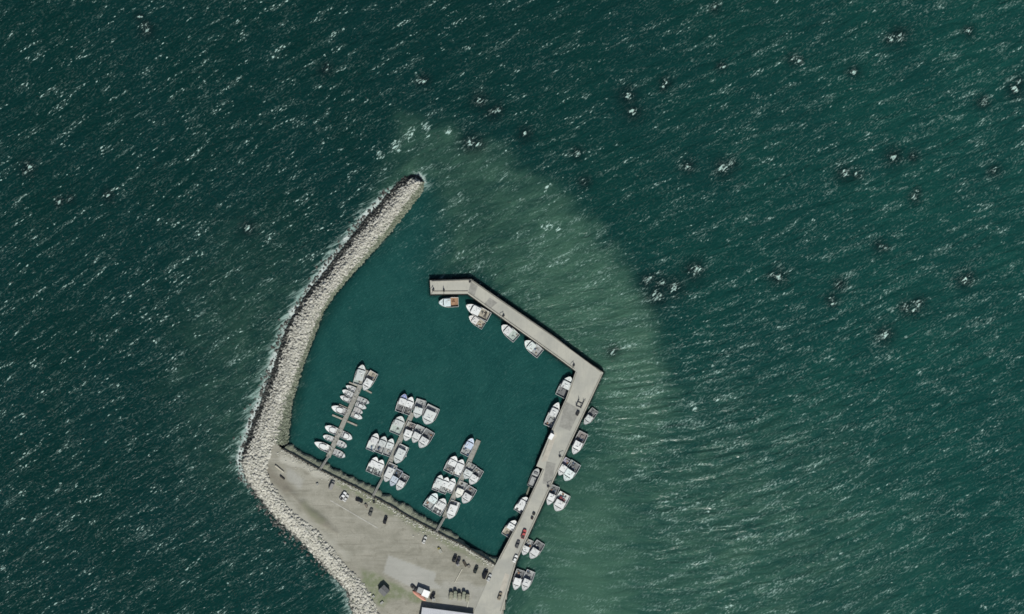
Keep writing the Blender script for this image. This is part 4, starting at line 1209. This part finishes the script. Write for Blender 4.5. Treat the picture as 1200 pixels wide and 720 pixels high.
# white hut on the wharf edge
hx, hy = W(645.8, 511.2)
hut = thing('white_hut', 'small bright white hut on the harbour edge of the wharf', 'hut', (hx, hy, Z_PIER), math.atan2(-(507.5 - 515), (648 - 643.6)))
MB().box((0, 0, 1.05), (3.3, 2.1, 2.1)).build('walls', mat((0.7, .7, .7), .6, .08, 1), hut)
MB().loft([[(-1.75, -1.15, 2.1), (1.75, -1.15, 2.1), (1.75, 1.15, 2.1), (-1.75, 1.15, 2.1)], [(-1.75, -1.15, 2.2), (1.75, -1.15, 2.2), (1.75, 1.15, 2.35), (-1.75, 1.15, 2.35)]], True, True, True).build('roof', mat((0.76, .76, .77), .5, .06, 1), hut)
hd_ = MB().box((0, -1.07, 1.0), (.9, .06, 1.9)).build('door', mat((0.3, .33, .36), .6, .1, 1), hut)
MB().cyl((.32, -1.1, 1.0), (.32, -1.15, 1.0), .05, n=8).build('handle', STEEL, hd_)

# ------------------------------------------------------------------ clutter on the wharf and apron
HOIST = mat((0.05, .05, .052), .6, .3, 2)


def hoist(px, py, ang, label):
    x, y = W(px, py)
    t = thing('wharf_hoist', label, 'hoist', (x, y, Z_PIER), ang, 'small hoists on the wharf')
    MB().box((0, 0, .3), (1.2, 1.0, .6)).build('base', HOIST, t)
    MB().cyl((0, 0, .5), (0, 0, 2.6), .16, n=8).build('mast', HOIST, t)
    jb = MB().cyl((-.4, 0, 2.5), (2.4, 0, 3.0), .12, n=7).build('jib', HOIST, t)
    MB().cyl((2.3, 0, 2.0), (2.3, 0, 2.95), .05, n=5).build('hook_block', HOIST, jb)
    MB().cyl((-.5, -.3, .8), (-.5, .3, .8), .28, n=10).build('winch', HOIST, t)


hoist(508, 340.2, -2, 'dark hoist by the outer end of the wharf')
hoist(520.4, 341, -1.6, 'second dark hoist along from the outer end of the wharf')
hoist(590, 370.5, -2.4, 'dark hoist on the upper arm between two moored boats')
hoist(672.2, 428.5, -2.2, 'dark hoist at the inner corner of the wharf')
hoist(642.4, 570, 0.2, 'dark hoist on the sea side beside the red geared boat')
hoist(656.2, 534.8, 0.2, 'small dark hoist on the sea side opposite the white hut')
hoist(551, 330.5, 0.5, 'small hoist at the bend in the upper arm')

# steel boat cradle on the wharf
cx, cy = W(679.5, 473.2)
cr_ = thing('boat_cradle', 'dark steel boat cradle standing on the wharf below the corner', 'boat cradle', (cx, cy, Z_PIER), math.radians(66))
for y in (-1, 1):
    MB().box((0, y * 1.5, .75), (4.6, .32, .32)).build('side_beam', HOIST, cr_)
for x in (-1.9, .6):
    MB().box((x, 0, .4), (.34, 3.4, .3)).build('cross_beam', HOIST, cr_)
for x in (-1.9, 1.9):
    for y in (-1, 1):
        MB().cyl((x, y * 1.5, .0), (x, y * 1.5, 2.2), .16, n=7).build('post', HOIST, cr_)
MB().cyl((2.2, -1.5, .7), (3.6, -2.0, .6), .14, n=6).build('tow_bar', HOIST, cr_)


def crate(px, py, rz, size, c_, label, z=Z_PIER, name='fish_crate', cat='crate', group='crates and tubs left on the wharf and apron'):
    x, y = W(px, py)
    t = thing(name, label, cat, (x, y, z), rz, group)
    w0, w1, hh = size
    bd = MB()
    bd.box((0, 0, .09), (w0, w1, .1))
    for s_ in (-1, 1):
        bd.box((s_ * (w0 / 2 - .04), 0, hh / 2 + .05), (.08, w1, hh))
        bd.box((0, s_ * (w1 / 2 - .04), hh / 2 + .05), (w0 - .17, .08, hh))
    bd.build('tub', mat(c_, .7, .2, 2), t)
    MB().box((0, 0, hh * .55), (w0 - .2, w1 - .2, hh * .7)).build('contents', mat(tuple(k * .5 for k in c_), .9, .4, 4), t)
    sk = MB()
    for s_ in (-1, 0, 1):
        sk.box((0, s_ * (w1 / 2 - .12), .02), (w0 - .05, .14, .06))
    sk.build('skids', WOOD_D, t)


crate(676.8, 484.6, 1.1, (2.6, 1.5, 1.0), (0.05, .05, .055), 'dark tub on the wharf below the boat cradle')
crate(625.6, 602, 1.1, (1.4, 1.4, .9), (0.06, .055, .05), 'dark crate nearer the middle of the wharf, above the red pickup')
crate(623.6, 607, 1.1, (1.4, 1.2, .9), (0.07, .05, .05), 'dark crate nearer the red pickup of two on the wharf')
crate(516.2, 645.4, .4, (1.5, 2.2, .9), (0.70, .70, .62), 'white tub alone on the apron below the third gangway', Z_LAND)
crate(514.4, 642.6, .4, (1.2, 1.2, .8), (0.5, .45, .15), 'yellowish tub beside the white tub on the apron', Z_LAND)
crate(537, 661.5, .4, (1.5, 1.2, .8), (0.72, .72, .72), 'white tub behind the two dark cars', Z_LAND)
crate(544.8, 660.4, .5, (1.3, 3.4, 1.0), (0.13, .11, .085), 'long brown gear bin at the head of the pale pole', Z_LAND)
crate(549.4, 663.5, .5, (1.6, 1.6, .9), (0.42, .39, .33), 'beige tub next to the brown gear bin', Z_LAND)
crate(508.4, 702.5, .1, (1.8, 1.6, 1.0), (0.68, .68, .64), 'pale tub beside the warehouse wall', Z_LAND)
crate(447.8, 706, .7, (2.0, 1.2, .8), (0.68, .68, .64), 'white tub on the grass below the grey shed', Z_LAND)
crate(438, 698.4, .7, (1.3, 1.2, .8), (0.70, .70, .66), 'white tub between the grey shed and the rocks', Z_LAND)
crate(429.6, 592.6, .5, (1.2, 2.2, .9), (0.34, .30, .24), 'tan bin beside the black car near the middle gangway', Z_LAND)
crate(438.6, 588, .3, (1.4, 1.4, .9), (0.06, .06, .055), 'dark bin at the head of the middle gangway', Z_LAND)
crate(372.4, 567.4, .3, (1.4, 1.2, .8), (0.6, .6, .55), 'pale tub by the head of the first gangway', Z_LAND)
crate(591.5, 352, 0, (1, 1, .6), (0.3, .3, .3), 'small grey tub on the upper arm of the wharf') if False else None


def log(a, b2, r_, c_, label, name='timber_log', cat='log', z=Z_LAND):
    A, B = W(*a), W(*b2)
    L = math.hypot(B[0] - A[0], B[1] - A[1])
    t = thing(name, label, cat, ((A[0] + B[0]) / 2, (A[1] + B[1]) / 2, z), math.atan2(B[1] - A[1], B[0] - A[0]))
    MB().cyl((-L / 2, 0, r_ + .05), (L / 2, 0, r_ * .85 + .05), r_, r_ * .85, 10).build('trunk', mat(c_, .85, .25, 1.5), t)
    MB().cyl((-L / 2 - .012, 0, r_ + .05), (-L / 2, 0, r_ + .05), r_ * .96, n=10).build('cut_end', mat((0.5, .42, .3), .8, .2, 4), t)


log((323.4, 545.4), (333.2, 553.2), .5, (0.48, .45, .37), 'pale log lying on the gravel in the breakwater corner')
log((329, 557.6), (334.2, 561.6), .5, (0.05, .045, .04), 'short dark log near the pale one')
log((541.8, 666), (532.8, 682.4), .2, (0.62, .59, .5), 'long pale pole lying on the apron', 'wooden_pole', 'pole')
log((549, 703.4), (547.6, 711), .3, (0.55, .54, .46), 'short pale beam beside the row of five dark cars', 'timber_beam', 'beam')
# faded edge line of the parking strip
MB().prism(WP([(387, 586.2), (387.6, 585.6), (443.4, 618.2), (442.9, 619.1)]), Z_LAND + .02, Z_LAND + .075, False).build('painted_line', mat((0.46, .45, .41), .9, .3, .8), None, kind='structure')

# ------------------------------------------------------------------ light, world, camera
world = bpy.data.worlds.new('World')
sc.world = world
world.use_nodes = True
wn = world.node_tree
bg = wn.nodes['Background']
sky = wn.nodes.new('ShaderNodeTexSky')
sky.sky_type = 'NISHITA'
sky.sun_disc = False
sky.sun_elevation = math.radians(43)
sky.sun_rotation = math.radians(172)
wn.links.new(sky.outputs[0], bg.inputs[0])
bg.inputs[1].default_value = 0.055
sl = bpy.data.lights.new('sun', 'SUN')
sl.energy = 4.4
sl.angle = math.radians(0.5)
sl.color = (1.0, 0.99, 0.91)
so = bpy.data.objects.new('sun', sl)
COL.objects.link(so)
so.rotation_euler = (math.radians(47), 0, math.radians(8))

cd = bpy.data.cameras.new('camera')
cd.sensor_width = 36
cd.lens = 36 * 1500 / 600
cd.clip_start = 10
cd.clip_end = 20000
co = bpy.data.objects.new('camera', cd)
COL.objects.link(co)
co.location = (0, 0, 1500)
sc.camera = co
sc.view_settings.view_transform = 'Standard'
sc.view_settings.look = 'None'
sc.view_settings.exposure = 0.12
sc.view_settings.gamma = 1
sc.render.engine = 'CYCLES'
sc.cycles.use_denoising = True
sc.cycles.max_bounces = 5
sc.cycles.filter_width = 1.6
